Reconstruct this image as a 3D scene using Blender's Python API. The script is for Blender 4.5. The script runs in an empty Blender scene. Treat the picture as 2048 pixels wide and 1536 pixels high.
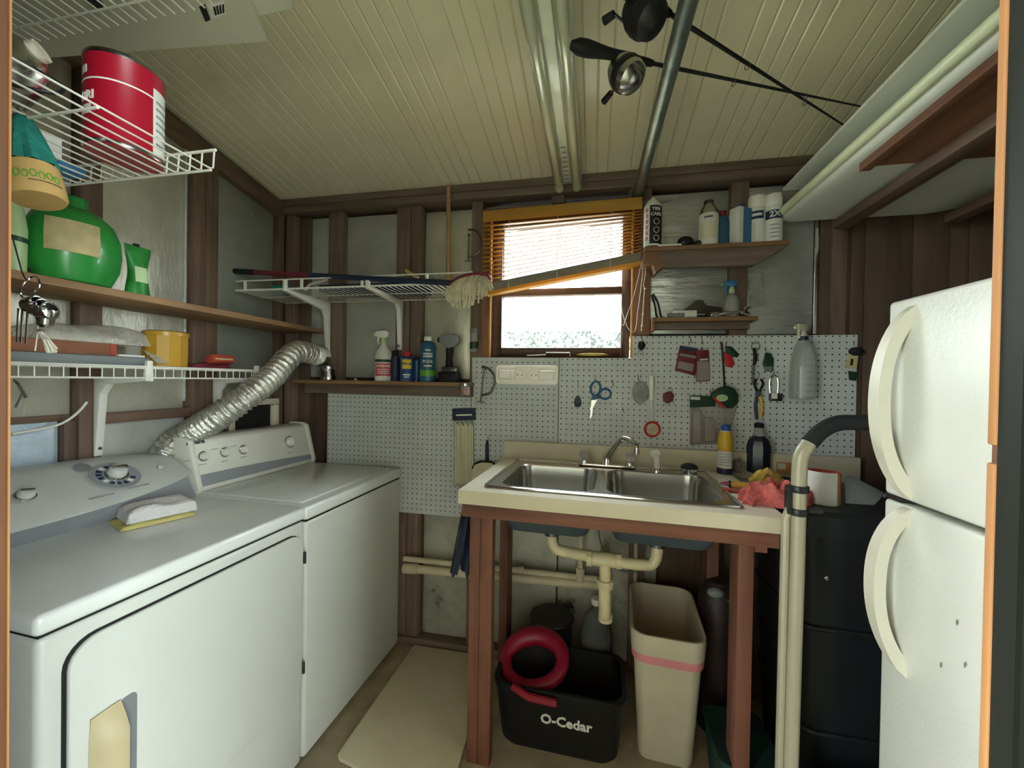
import bpy, bmesh, math, random
from mathutils import Vector, Matrix, Quaternion
random.seed(7)
scene = bpy.context.scene
COL = scene.collection
PI = math.pi
V = Vector
# ------------------------------------------------------------------ camera
FPX, YAW, PITCH, ROLL, EYE = 805.5, math.radians(11.45), math.radians(-0.549), math.radians(0.919), 1.36
def _axes():
    c, s = math.cos, math.sin
    fw = V((-s(YAW)*c(PITCH), c(YAW)*c(PITCH), s(PITCH)))
    rt = V((c(YAW), s(YAW), 0)); up = rt.cross(fw)
    return (c(ROLL)*rt + s(ROLL)*up, -s(ROLL)*rt + c(ROLL)*up, fw)
RT, UP, FW = _axes()
camd = bpy.data.cameras.new('camera'); cam = bpy.data.objects.new('camera', camd); COL.objects.link(cam)
camd.sensor_fit = 'HORIZONTAL'; camd.sensor_width = 36; camd.lens = FPX/2048*36; camd.clip_start = .02
cam.matrix_world = Matrix(((RT.x, UP.x, -FW.x, 0), (RT.y, UP.y, -FW.y, 0), (RT.z, UP.z, -FW.z, EYE), (0, 0, 0, 1)))
scene.camera = cam
# ------------------------------------------------------------------ light
world = bpy.data.worlds.new('sky'); scene.world = world; world.use_nodes = True
bg = world.node_tree.nodes['Background']; bg.inputs[0].default_value = (.88, .99, 1.03, 1); bg.inputs[1].default_value = 1.0
def portal(name, loc, rot, sx, sy):
    l = bpy.data.lights.new(name, 'AREA'); l.shape = 'RECTANGLE'; l.size = sx; l.size_y = sy
    l.cycles.is_portal = True
    o = bpy.data.objects.new(name, l); COL.objects.link(o); o.location = loc; o.rotation_euler = rot
portal('doorway_daylight', (-.17, .2, 1.02), (math.radians(90), 0, 0), .80, 2.04)
portal('window_daylight', (-.167, 2.0, 1.81), (math.radians(-90), 0, 0), .66, .70)
scene.view_settings.view_transform = 'Standard'; scene.view_settings.look = 'None'
scene.view_settings.gamma = 1; scene.view_settings.use_curve_mapping = False
scene.view_settings.exposure = 4.5

# ------------------------------------------------------------------ pixel helpers (2048 x 1536)
def ray(px, py): return RT*((px-1024)/FPX) + UP*(-(py-768)/FPX) + FW
def onY(px, py, Y): d = ray(px, py); return d*(Y/d.y) + V((0, 0, EYE))
def onX(px, py, X): d = ray(px, py); return d*(X/d.x) + V((0, 0, EYE))
def onZ(px, py, Z): d = ray(px, py); return d*((Z-EYE)/d.z) + V((0, 0, EYE))
BW = 1.906                    # front of the pegboard on the back wall
CK = math.tan(math.radians(9.76))
def ceilZ(Y): return 2.315 + (BW-Y)*CK

# ------------------------------------------------------------------ mesh builder
class MB:
    def __init__(s): s.v = []; s.f = []
    def add(s, vs, fs):
        k = len(s.v); s.v += [V(p) for p in vs]; s.f += [tuple(i+k for i in f) for f in fs]; return s
    def box(s, x0, x1, y0, y1, z0, z1):
        return s.add([(x, y, z) for z in (z0, z1) for y in (y0, y1) for x in (x0, x1)],
                     [(0, 2, 3, 1), (4, 5, 7, 6), (0, 1, 5, 4), (2, 6, 7, 3), (0, 4, 6, 2), (1, 3, 7, 5)])
    def bar(s, p0, p1, w, h, up=(0, 0, 1)):
        p0, p1 = V(p0), V(p1); d = (p1-p0).normalized(); a = d.cross(V(up)).normalized(); b = a.cross(d)
        vs = [p + a*(i*w/2) + b*(j*h/2) for p in (p0, p1) for j in (-1, 1) for i in (-1, 1)]
        return s.add(vs, [(0, 2, 3, 1), (4, 5, 7, 6), (0, 1, 5, 4), (2, 6, 7, 3), (0, 4, 6, 2), (1, 3, 7, 5)])
    def tube(s, pts, r, n=8, closed=False, cap=True):
        pts = [V(p) for p in pts]; m = len(pts); R_ = r if isinstance(r, (list, tuple)) else [r]*m
        t = []
        for i in range(m):
            a = pts[(i-1) % m] if (closed or i > 0) else pts[i]; b = pts[(i+1) % m] if (closed or i < m-1) else pts[i]
            t.append((b-a).normalized())
        u = t[0].orthogonal().normalized(); k = len(s.v); fs = []
        for i in range(m):
            if i: u = (t[i-1].rotation_difference(t[i]) @ u).normalized()
            w = t[i].cross(u)
            for j in range(n):
                a = 2*PI*j/n; s.v.append(pts[i] + (u*math.cos(a) + w*math.sin(a))*R_[i])
        for i in range(m if closed else m-1):
            for j in range(n):
                q = (i+1) % m
                s.f.append((k+i*n+j, k+i*n+(j+1) % n, k+q*n+(j+1) % n, k+q*n+j))
        if cap and not closed:
            s.f.append(tuple(k+j for j in range(n-1, -1, -1))); s.f.append(tuple(k+(m-1)*n+j for j in range(n)))
        return s
    def cyl(s, p0, p1, r0, r1=None, n=16, cap=True): return s.tube([p0, p1], [r0, r0 if r1 is None else r1], n, cap=cap)
    def lathe(s, prof, c, n=24, axis=(0, 0, 1)):
        q = V((0, 0, 1)).rotation_difference(V(axis)); c = V(c); k = len(s.v); m = len(prof)
        for r, z in prof:
            for j in range(n):
                a = 2*PI*j/n; s.v.append(c + q @ V((r*math.cos(a), r*math.sin(a), z)))
        for i in range(m-1):
            for j in range(n): s.f.append((k+i*n+j, k+i*n+(j+1) % n, k+(i+1)*n+(j+1) % n, k+(i+1)*n+j))
        if prof[0][0] > 1e-5: s.f.append(tuple(k+j for j in range(n-1, -1, -1)))
        if prof[-1][0] > 1e-5: s.f.append(tuple(k+(m-1)*n+j for j in range(n)))
        return s
    def prism(s, poly, d):
        """poly: 3D points of one flat outline, pushed by vector d"""
        d = V(d); n = len(poly); P = [V(p) for p in poly]
        return s.add(P + [p+d for p in P], [tuple(range(n-1, -1, -1)), tuple(range(n, 2*n))] + [(i, (i+1) % n, n+(i+1) % n, n+i) for i in range(n)])
    def ell(s, c, r, n=16, m=10):
        if not isinstance(r, (tuple, list)): r = (r, r, r)
        k = len(s.v); c = V(c)
        for i in range(m+1):
            b = PI*i/m
            for j in range(n):
                a = 2*PI*j/n; s.v.append(c + V((r[0]*math.sin(b)*math.cos(a), r[1]*math.sin(b)*math.sin(a), -r[2]*math.cos(b))))
        for i in range(m):
            for j in range(n): s.f.append((k+i*n+j, k+i*n+(j+1) % n, k+(i+1)*n+(j+1) % n, k+(i+1)*n+j))
        return s
    def grid(s, fn, nu, nv, wrap=False):
        k = len(s.v); W = nu if wrap else nu+1
        for j in range(nv+1):
            for i in range(W): s.v.append(V(fn(i/nu, j/nv)))
        for j in range(nv):
            for i in range(nu):
                i2 = (i+1) % W; s.f.append((k+j*W+i, k+j*W+i2, k+(j+1)*W+i2, k+(j+1)*W+i))
        return s
    def xf(s, M): s.v = [M @ p for p in s.v]; return s

MATS = {}; MTX = {}
def bounds(vs):
    return [min(p[i] for p in vs) for i in range(3)], [max(p[i] for p in vs) for i in range(3)]
def build(mb, name, m, parent=None, bevel=0, seg=2, smooth=35, thick=0, sub=0, kind=None):
    vs = mb.v
    if parent is not None: Mi = MTX[parent].inverted(); org = MTX[parent] @ V((0, 0, 0)); loc = V((0, 0, 0)); vs = [Mi @ p for p in vs]; M0 = MTX[parent]
    else:
        lo, hi = bounds(vs); loc = V(((lo[0]+hi[0])/2, (lo[1]+hi[1])/2, lo[2])); vs = [p-loc for p in vs]; M0 = Matrix.Translation(loc)
    me = bpy.data.meshes.new(name); me.from_pydata([tuple(p) for p in vs], [], mb.f)
    bm = bmesh.new(); bm.from_mesh(me)
    bmesh.ops.remove_doubles(bm, verts=bm.verts, dist=1e-6)
    bmesh.ops.recalc_face_normals(bm, faces=bm.faces)
    if thick:
        bmesh.ops.solidify(bm, geom=bm.faces[:], thickness=thick)
    if bevel:
        es = [e for e in bm.edges if len(e.link_faces) == 2 and e.calc_face_angle(0) > .5]
        bmesh.ops.bevel(bm, geom=es, offset=bevel, segments=seg, affect='EDGES', profile=.5, clamp_overlap=True)
    bm.to_mesh(me); bm.free()
    if smooth:
        me.shade_smooth(); me.set_sharp_from_angle(angle=math.radians(smooth))
    me.materials.append(MATS[m])
    o = bpy.data.objects.new(name, me); COL.objects.link(o)
    if parent is not None: o.parent = parent
    else: o.location = loc
    MTX[o] = M0
    if sub:
        md = o.modifiers.new('smooth', 'SUBSURF'); md.levels = sub; md.render_levels = sub
    if kind: o['kind'] = kind
    return o
def tag(o, label, cat, group=None):
    o['label'] = label; o['category'] = cat
    if group: o['group'] = group
    return o
def thing(name, label, cat, loc, group=None, rz=0):
    o = bpy.data.objects.new(name, None); COL.objects.link(o); o.empty_display_size = .05
    o.location = loc; o.rotation_euler = (0, 0, rz); MTX[o] = Matrix.Translation(V(loc)) @ Matrix.Rotation(rz, 4, 'Z')
    return tag(o, label, cat, group)
def one(mb, name, m, label, cat, group=None, **k): return tag(build(mb, name, m, **k), label, cat, group)
def struct(mb, name, m, **k): return build(mb, name, m, kind='structure', **k)
def text(s, size, org, right, up, m, parent, name='lettering', depth=.0006, warp=None, align='CENTER', bold=0):
    cu = bpy.data.curves.new('t', 'FONT'); cu.body = s; cu.size = size; cu.align_x = align; cu.align_y = 'CENTER'; cu.extrude = depth; cu.offset = bold; cu.resolution_u = 2
    to = bpy.data.objects.new('t', cu); COL.objects.link(to)
    dg = bpy.context.evaluated_depsgraph_get(); me = bpy.data.meshes.new_from_object(to.evaluated_get(dg))
    bpy.data.objects.remove(to); bpy.data.curves.remove(cu)
    right, up, org = V(right).normalized(), V(up).normalized(), V(org); nrm = right.cross(up)
    mb = MB(); mb.f = [tuple(p.vertices) for p in me.polygons]
    for v in me.vertices:
        if warp:            # warp = (centre, radius): wrap about a vertical axis
            c, r = V(warp[0]), warp[1]; a = v.co.x/r
            mb.v.append(V((c.x, c.y, org.z)) + (nrm*math.cos(a) + right*math.sin(a))*(r+.0006+v.co.z) + up*v.co.y)
        else: mb.v.append(org + right*v.co.x + up*v.co.y + nrm*(v.co.z+.0006))
    bpy.data.meshes.remove(me)
    return build(mb, name, m, parent, smooth=0)

# ------------------------------------------------------------------ materials
def lin(h):
    h = h.lstrip('#'); c = [int(h[i:i+2], 16)/255 for i in (0, 2, 4)]
    return tuple((x/12.92 if x <= .04045 else ((x+.055)/1.055)**2.4) for x in c) + (1,)
def sc(c, k): return tuple(min(1, x*k) for x in c[:3]) + (1,)
def _new(name):
    m = bpy.data.materials.new(name); m.use_nodes = True; MATS[name] = m
    nt = m.node_tree; return m, nt, nt.nodes['Principled BSDF']
def _noise(nt, scale, stretch=(1, 1, 1), detail=4, rough=.6):
    tc = nt.nodes.new('ShaderNodeTexCoord'); mp = nt.nodes.new('ShaderNodeMapping'); mp.inputs['Scale'].default_value = stretch
    nz = nt.nodes.new('ShaderNodeTexNoise'); nz.inputs['Scale'].default_value = scale; nz.inputs['Detail'].default_value = detail; nz.inputs['Roughness'].default_value = rough
    nt.links.new(tc.outputs['Object'], mp.inputs[0]); nt.links.new(mp.outputs[0], nz.inputs['Vector']); return nz
def _ramp(nt, fac, stops):
    r = nt.nodes.new('ShaderNodeValToRGB'); nt.links.new(fac, r.inputs[0]); e = r.color_ramp.elements
    while len(e) < len(stops): e.new(.5)
    for x, (p, c) in zip(e, stops): x.position = p; x.color = c
    return r
def mat(name, col, rough=.5, metal=0, var=.12, scale=14, stretch=(1, 1, 1), bump=0, bscale=None, bstretch=None, trans=0, alpha=1, coat=0, ior=1.45, spec=.5, lo=.35, hi=.68):
    m, nt, b = _new(name); c = lin(col) if isinstance(col, str) else col
    nz = _noise(nt, scale, stretch)
    r = _ramp(nt, nz.outputs[0], [(lo, sc(c, 1-var)), (hi, sc(c, 1+var*.6))]); nt.links.new(r.outputs[0], b.inputs['Base Color'])
    b.inputs['Roughness'].default_value = rough; b.inputs['Metallic'].default_value = metal; b.inputs['IOR'].default_value = ior
    b.inputs['Specular IOR Level'].default_value = spec
    b.inputs['Transmission Weight'].default_value = trans; b.inputs['Alpha'].default_value = alpha; b.inputs['Coat Weight'].default_value = coat
    if bump:
        n2 = _noise(nt, bscale or scale*4, bstretch or stretch); bp = nt.nodes.new('ShaderNodeBump'); bp.inputs['Strength'].default_value = bump; bp.inputs['Distance'].default_value = .01
        nt.links.new(n2.outputs[0], bp.inputs['Height']); nt.links.new(bp.outputs[0], b.inputs['Normal'])
    return m
def wood(name, c1, c2, axis='Z', scale=9, rough=.62, knots=True):
    m, nt, b = _new(name); st = {'X': (.06, 1, 1), 'Y': (1, .06, 1), 'Z': (1, 1, .06)}[axis]
    n1 = _noise(nt, scale*4, st, 5); n2 = _noise(nt, 3.0, (1, 1, 1), 2)
    mx = nt.nodes.new('ShaderNodeMath'); mx.operation = 'MULTIPLY_ADD'; mx.inputs[1].default_value = .65; nt.links.new(n1.outputs[0], mx.inputs[0])
    m2 = nt.nodes.new('ShaderNodeMath'); m2.operation = 'MULTIPLY'; m2.inputs[1].default_value = .35; nt.links.new(n2.outputs[0], m2.inputs[0]); nt.links.new(m2.outputs[0], mx.inputs[2])
    r = _ramp(nt, mx.outputs[0], [(.33, lin(c1)), (.66, lin(c2))]); nt.links.new(r.outputs[0], b.inputs['Base Color'])
    b.inputs['Roughness'].default_value = rough
    bp = nt.nodes.new('ShaderNodeBump'); bp.inputs['Strength'].default_value = .25; bp.inputs['Distance'].default_value = .004
    nt.links.new(n1.outputs[0], bp.inputs['Height']); nt.links.new(bp.outputs[0], b.inputs['Normal']); return m
def foil(name, col, rough=.38, metal=.75, st=(1, 1, 1), bump=.5, stains=0, scale=14):
    m, nt, b = _new(name); c = lin(col)
    nz = _noise(nt, 5, (1, 1, 1), 6, .65)
    stops = [(.36, sc(c, .82)), (.6, c)]
    if stains: stops = [(.33, lin('#3d3a34')), (.33+stains, sc(c, .7)), (.58, c)]
    r = _ramp(nt, nz.outputs[0], stops); nt.links.new(r.outputs[0], b.inputs['Base Color'])
    b.inputs['Roughness'].default_value = rough; b.inputs['Metallic'].default_value = metal
    n2 = _noise(nt, scale, st, 5, .6); bp = nt.nodes.new('ShaderNodeBump'); bp.inputs['Strength'].default_value = bump; bp.inputs['Distance'].default_value = .012
    nt.links.new(n2.outputs[0], bp.inputs['Height']); nt.links.new(bp.outputs[0], b.inputs['Normal']); return m
def pegmat(name, col, ox, oz):
    m, nt, b = _new(name); L = nt.links.new
    tc = nt.nodes.new('ShaderNodeTexCoord'); sp = nt.nodes.new('ShaderNodeSeparateXYZ'); L(tc.outputs['Object'], sp.inputs[0])
    sq = []
    for out, off in ((sp.outputs[0], ox), (sp.outputs[2], oz)):
        a = nt.nodes.new('ShaderNodeMath'); a.operation = 'SUBTRACT'; a.inputs[1].default_value = off-.0127; L(out, a.inputs[0])
        d = nt.nodes.new('ShaderNodeMath'); d.operation = 'DIVIDE'; d.inputs[1].default_value = .0254; L(a.outputs[0], d.inputs[0])
        f = nt.nodes.new('ShaderNodeMath'); f.operation = 'FRACT'; L(d.outputs[0], f.inputs[0])
        g = nt.nodes.new('ShaderNodeMath'); g.operation = 'SUBTRACT'; g.inputs[1].default_value = .5; L(f.outputs[0], g.inputs[0])
        h = nt.nodes.new('ShaderNodeMath'); h.operation = 'POWER'; h.inputs[1].default_value = 2; L(g.outputs[0], h.inputs[0]); sq.append(h)
    ad = nt.nodes.new('ShaderNodeMath'); ad.operation = 'ADD'; L(sq[0].outputs[0], ad.inputs[0]); L(sq[1].outputs[0], ad.inputs[1])
    lt = nt.nodes.new('ShaderNodeMath'); lt.operation = 'LESS_THAN'; lt.inputs[1].default_value = .125**2; L(ad.outputs[0], lt.inputs[0])
    nz = _noise(nt, 6, (1, 1, 1), 5); c = lin(col); r = _ramp(nt, nz.outputs[0], [(.3, sc(c, .84)), (.62, c)])
    mx = nt.nodes.new('ShaderNodeMix'); mx.data_type = 'RGBA'; L(lt.outputs[0], mx.inputs['Factor']); L(r.outputs[0], mx.inputs['A']); mx.inputs['B'].default_value = (.012, .012, .012, 1)
    L(mx.outputs['Result'], b.inputs['Base Color']); b.inputs['Roughness'].default_value = .55; return m

wood('stud_z', '#4e3a2d', '#77604d', 'Z'); wood('stud_x', '#55463b', '#7d6b5c', 'X'); wood('stud_back', '#5a473b', '#847062', 'Z'); wood('stud_y', '#4e3a2d', '#77604d', 'Y')
wood('dark_board', '#4a3a30', '#6b5646', 'Z', 7); wood('shelf_wood', '#7a5a3e', '#a8835c', 'Y', 8); wood('shelf_wood_x', '#6e5038', '#997450', 'X', 8)
wood('red_wood_z', '#5c3829', '#84543f', 'Z', 8); wood('red_wood_x', '#5c3829', '#84543f', 'X', 8); wood('red_wood_y', '#5c3829', '#84543f', 'Y', 8)
wood('jamb_wood', '#7d5230', '#a57444', 'Z', 8); wood('jamb_brown', '#4a2d1c', '#6a452b', 'Z', 8)
wood('plywood', '#5b3723', '#7d5135', 'Y', 6); wood('dowel_wood', '#9a714c', '#bd946a', 'Z', 8); wood('pale_wood', '#b28c55', '#d1ad72', 'Z', 6)
_m = wood('blind_wood', '#b8842f', '#dcae52', 'X', 8, .45)
_nt = _m.node_tree; _o = _nt.nodes['Material Output']; _p = _nt.nodes['Principled BSDF']; _t = _nt.nodes.new('ShaderNodeBsdfTranslucent'); _x = _nt.nodes.new('ShaderNodeMixShader'); _x.inputs[0].default_value = .4
_t.inputs[0].default_value = lin('#e0a83c'); _nt.links.new(_p.outputs[0], _x.inputs[1]); _nt.links.new(_t.outputs[0], _x.inputs[2]); _nt.links.new(_x.outputs[0], _o.inputs[0])
wood('window_wood', '#4a3427', '#6b4d39', 'X', 8); wood('casing_wood', '#6d4a33', '#94684a', 'Z', 8)
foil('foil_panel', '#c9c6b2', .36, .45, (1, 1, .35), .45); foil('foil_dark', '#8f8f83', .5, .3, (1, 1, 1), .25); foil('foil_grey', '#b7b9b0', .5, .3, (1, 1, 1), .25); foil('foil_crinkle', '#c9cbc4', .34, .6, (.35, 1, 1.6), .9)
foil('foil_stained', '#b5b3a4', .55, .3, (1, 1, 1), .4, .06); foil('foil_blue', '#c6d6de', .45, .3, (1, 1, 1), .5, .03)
foil('duct_foil', '#dddcd0', .26, .85, (1, 1, 1), .7, 0, 45)
p0 = onY(1145.9, 718.6, BW); p1 = onY(902.7, 840.5, BW); p2 = onY(993, 776.8, BW)
pegmat('peg_right', '#cfd3d0', p0.x+.1, p0.z); pegmat('peg_left', '#c4c9c8', p1.x+.1, p1.z); pegmat('peg_mid', '#c6cac7', p2.x+.1, p2.z)
mat('ceil_paint', '#e6dfc0', .24, var=.06, scale=3, spec=.6); mat('ceil_back', '#c2bb9f', .6)
mat('concrete', '#a2957a', .85, var=.22, scale=9, bump=.15); mat('grass', '#a5a88e', .95, var=.4, scale=6, bump=.3)
mat('pebble', '#596258', .95, var=.8, scale=34, lo=.42, hi=.60); mat('gravel', '#cfcab0', .95, var=.15, scale=12); mat('foam_mat', '#cdc6a8', .75, var=.08, scale=5, bump=.06, bscale=90)
mat('white_enamel', '#e0e4e0', .26, var=.03, scale=3, coat=.25); mat('trash_plastic', '#c4bda6', .45, var=.06); mat('enamel_side_shaded', '#cdd0c8', .32, var=.03, scale=3)  # side enamel darkened: weaker light on the appliance fronts put into the colour
mat('fridge_white', '#e2e1d4', .34, var=.03, scale=4, bump=.12, bscale=75); mat('handle_cream', '#ddd8c4', .38, var=.03)
mat('console_grey', '#bdbfb8', .4, var=.05); mat('console_dark', '#8d9092', .4, var=.05); mat('console_white', '#d6d4c6', .38, var=.03); mat('silver_band', '#a5aab0', .3, .5, var=.06)
mat('chrome', '#d8d8d8', .12, 1, var=.03); mat('steel', '#b9b9b4', .22, 1, var=.06, scale=30); mat('steel_dark', '#6d6e6e', .35, 1, var=.1)
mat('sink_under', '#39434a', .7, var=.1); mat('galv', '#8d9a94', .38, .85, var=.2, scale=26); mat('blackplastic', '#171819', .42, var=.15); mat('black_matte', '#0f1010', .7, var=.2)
mat('bin_black', '#141719', .5, var=.2, scale=5); mat('rubber', '#1c1e20', .8, var=.2); mat('dark_gap', '#1a1a18', .8)
mat('pvc', '#d9cda6', .42, var=.12, scale=18); mat('pvc_wall', '#c9bfa3', .5, var=.12, scale=12); mat('white_plastic', '#eeece2', .4, var=.04); mat('wire_white', '#dcdbd0', .38, var=.04)
mat('grey_plastic', '#777c7c', .5, var=.08); mat('counter_lam', '#e2dcc6', .35, var=.04, scale=6); mat('fascia', '#d5ccb2', .5, var=.05, scale=6)
mat('teal_cloth', '#1f7a6c', .9, var=.3, scale=30, bump=.6, bscale=120); mat('green_jug', '#2f9440', .32, var=.12, scale=6, coat=.2); mat('green_pouch', '#2e8b3a', .35, var=.45, scale=18); mat('dark_green', '#1d3d2a', .4, var=.2); mat('pale_green', '#b9d49c', .3, var=.1)
mat('red_can', '#a3142b', .34, var=.06, coat=.15); mat('label_white', '#dcdcd4', .5, var=.05); mat('label_cream', '#cdbb8a', .5, var=.2, scale=20); mat('red_print', '#c02a2f', .5, var=.06); mat('pink_print', '#c64356', .5, var=.05); mat('black_print', '#1d1d1f', .6, var=.05); mat('white_print', '#e6e6e0', .5, var=.02); mat('green_print', '#5f9a3a', .5); mat('yellow_print', '#e0c437', .5)
mat('vac_dark', '#2a1c1c', .5, var=.2); mat('red_dark', '#6d2430', .5, var=.2); mat('red_box', '#a8432f', .6, var=.1); mat('red_plastic', '#8e1630', .38, var=.12); mat('amber', '#c79a34', .35, var=.08, trans=.15); mat('brown_box', '#8a5a42', .7, var=.15)
mat('blue_can', '#27477c', .35, var=.1); mat('blue_bottle', '#2c5a78', .35, var=.15); mat('blue_box', '#3c78a8', .5, var=.1); mat('blue_dark', '#22304e', .5, var=.15); mat('blue_cap', '#2e4e9e', .4); mat('navy', '#1d2740', .5, var=.1); mat('blue_handle', '#2f6391', .4)
mat('yellow', '#d3a92e', .45, var=.08); mat('glove_yellow', '#c9a94a', .85, var=.2, scale=30, bump=.4); mat('orange_soft', '#c08a50', .7, var=.1); mat('pink_towel', '#d9706a', .95, var=.35, scale=45, bump=1, bscale=110); mat('white_towel', '#e3e0dc', .95, var=.08, scale=60, bump=.8, bscale=160); mat('yellow_cloth', '#d5cc80', .95, var=.1, bump=.3)
mat('mop_string', '#cdc3a4', .95, var=.25, scale=40, bump=.5); mat('maroon', '#6a2030', .5, var=.1); mat('cord_white', '#e8e2d0', .7); mat('twine', '#8f8474', .9, var=.4, scale=60, bump=.6)
mat('bag_clear', '#cfd0c4', .22, var=.15, scale=20, trans=.55, alpha=.75, bump=.6, bscale=30); mat('blister', '#c4b9b4', .25, var=.1, trans=.3, alpha=.55, bump=.3, bscale=25); mat('zip_ties', '#d3cdaa', .45, var=.2, scale=120, stretch=(1, 1, .02))
mat('clear_plastic', '#d5d8d2', .2, var=.05, trans=.6, alpha=.7); mat('dark_fluid', '#232a35', .25, var=.1); mat('tube_guard', '#e6ecd4', .06, var=.02, trans=.8, alpha=.6, ior=1.45, coat=1); mat('tube_glass', '#dfe2c8', .15, var=.03, coat=.6)
mat('glass', (1, 1, 1, 1), .0, var=0, trans=1, alpha=.25, ior=1.02); mat('fixture_white', '#d6dcc4', .3, var=.04, coat=.3); mat('board_white', '#d9dbd0', .4, var=.06, scale=4); mat('board_rail', '#d7dbb8', .3, var=.05); mat('cardboard_white', '#c9c7b4', .55, var=.05, scale=4)
mat('handle_tan', '#b8ab86', .45, var=.05); mat('truck_metal', '#a69f88', .38, .1, var=.08, scale=8); mat('green_trim', '#161914', .5, var=.12, scale=8); mat('blocker_siding', '#b5b3a6', .8); mat('rack_ivory', '#fbf7ea', .4, var=.03); mat('band_pink', '#d98a92', .6, var=.08); mat('teal_dark', '#173530', .6, var=.3); mat('cork', '#b9965a', .7, var=.12, scale=30); mat('brass', '#9c8548', .35, .9); mat('grey_rail', '#8d8574', .5, var=.1, stretch=(.1, 1, 8), scale=20); mat('gray_cloth', '#55585a', .9, var=.2, bump=.4); mat('cream_bag', '#cfc9b2', .5, var=.12, bump=.5, bscale=25)
# ================================================================== THE SETTING
XL, XR, YF = -1.70, 1.52, .302
floor = struct(MB().box(-1.9, 1.7, .02, 2.1, -.08, 0), 'floor', 'concrete')
ground = struct(MB().box(-14, 14, -18, .02, -.16, -.06), 'ground', 'grass')
roof_added_blocker = struct(MB().box(-3.5, 3.5, -2.7, .2, 2.62, 2.72), 'roof_added_blocker', 'shelf_wood_x')  # unseen roof, added to cut the daylight entering the doorway
added_blocker_wall = struct(MB().box(-2.5, 2.5, -2.7, -2.6, -.06, 2.62), 'wall_added_blocker', 'blocker_siding')  # unseen wall added behind the camera to dim the doorway light
ground2 = struct(MB().box(-14, 14, 2.1, 16, -.3, -.2), 'ground_behind', 'gravel')
# ---- back wall with a window hole
WX0, WX1, WZ0, WZ1 = -.492, .158, 1.472, 2.158
m = MB()
m.box(-1.9, WX0-.02, 1.992, 2.05, 0, 2.36).box(WX1+.02, 1.7, 1.992, 2.05, 0, 2.36).box(WX0-.02, WX1+.02, 1.992, 2.05, 0, WZ0).box(WX0-.02, WX1+.02, 1.992, 2.05, WZ1, 2.36)
wall_back = struct(m, 'wall_back', 'dark_board')
def part(mb, name, mt, parent, **k): return build(mb, name, mt, parent, **k)
for zz in (2.238, 2.278):                                   # two top plates
    part(MB().box(XL+.01, XR, 1.885 + (zz > 2.25)*.004, 1.992, zz, zz+.037), 'top_plate', 'stud_x', wall_back, bevel=.003)
part(MB().box(XL, XR, 1.90, 1.992, 0, .04), 'sill_plate', 'stud_x', wall_back, bevel=.003)
for x0, x1 in ((-1.66, -1.60), (-1.395, -1.31), (-1.003, -.928), (-.923, -.865), (-.602, -.548), (.175, .243), (.575, .645), (.965, 1.02), (-.21, -.15)):
    z1 = 2.236
    z0 = .04 if not (-.3 < x0 < 0) else 2.20
    part(MB().box(x0, x1, 1.912, 1.99, z0, z1), 'stud', 'stud_back', wall_back, bevel=.002)
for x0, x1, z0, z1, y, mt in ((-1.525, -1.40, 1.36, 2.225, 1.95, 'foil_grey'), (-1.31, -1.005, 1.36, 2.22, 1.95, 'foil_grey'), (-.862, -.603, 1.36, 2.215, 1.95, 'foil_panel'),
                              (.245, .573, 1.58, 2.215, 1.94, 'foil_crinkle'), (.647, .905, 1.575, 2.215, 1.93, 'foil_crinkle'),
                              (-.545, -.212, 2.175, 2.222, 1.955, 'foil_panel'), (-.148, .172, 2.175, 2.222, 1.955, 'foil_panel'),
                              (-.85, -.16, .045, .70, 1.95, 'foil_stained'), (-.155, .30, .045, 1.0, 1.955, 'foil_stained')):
    part(MB().box(x0, x1, y, y+.03, z0, z1), 'insulation_panel', mt, wall_back, bevel=.004)
part(MB().box(-1.60, -1.527, 1.945, 1.985, .9, 2.23), 'board', 'dark_board', wall_back, bevel=.002)
part(MB().box(-.93, -.85, 1.915, 1.96, .04, .70), 'board', 'dark_board', wall_back, bevel=.002)
part(MB().tube([(.912, 1.922, 1.575), (.912, 1.922, 2.2)], .009, 8), 'foil_edge', 'chrome', wall_back)
x = .922
for w in (.115, .05, .17, .125, .06, .09):
    part(MB().box(x, x+w-.003, 1.92-.006*(w < .1), 1.985, .04, 2.236), 'board', 'dark_board', wall_back, bevel=.003); x += w
# pegboard sheets
part(MB().box(-1.384, -.591, BW, BW+.005, .674, 1.273), 'pegboard_sheet', 'peg_left', wall_back)
part(MB().box(-.588, -.162, BW-.001, BW+.005, .70, 1.469), 'pegboard_sheet', 'peg_mid', wall_back)
m = MB().prism([(-.159, BW-.001, .70), (1.06, BW-.001, .70), (1.06, BW-.001, 1.569), (.169, BW-.001, 1.569), (.169, BW-.001, 1.469), (-.159, BW-.001, 1.469)], (0, .006, 0))
part(m, 'pegboard_sheet', 'peg_right', wall_back)
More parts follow.
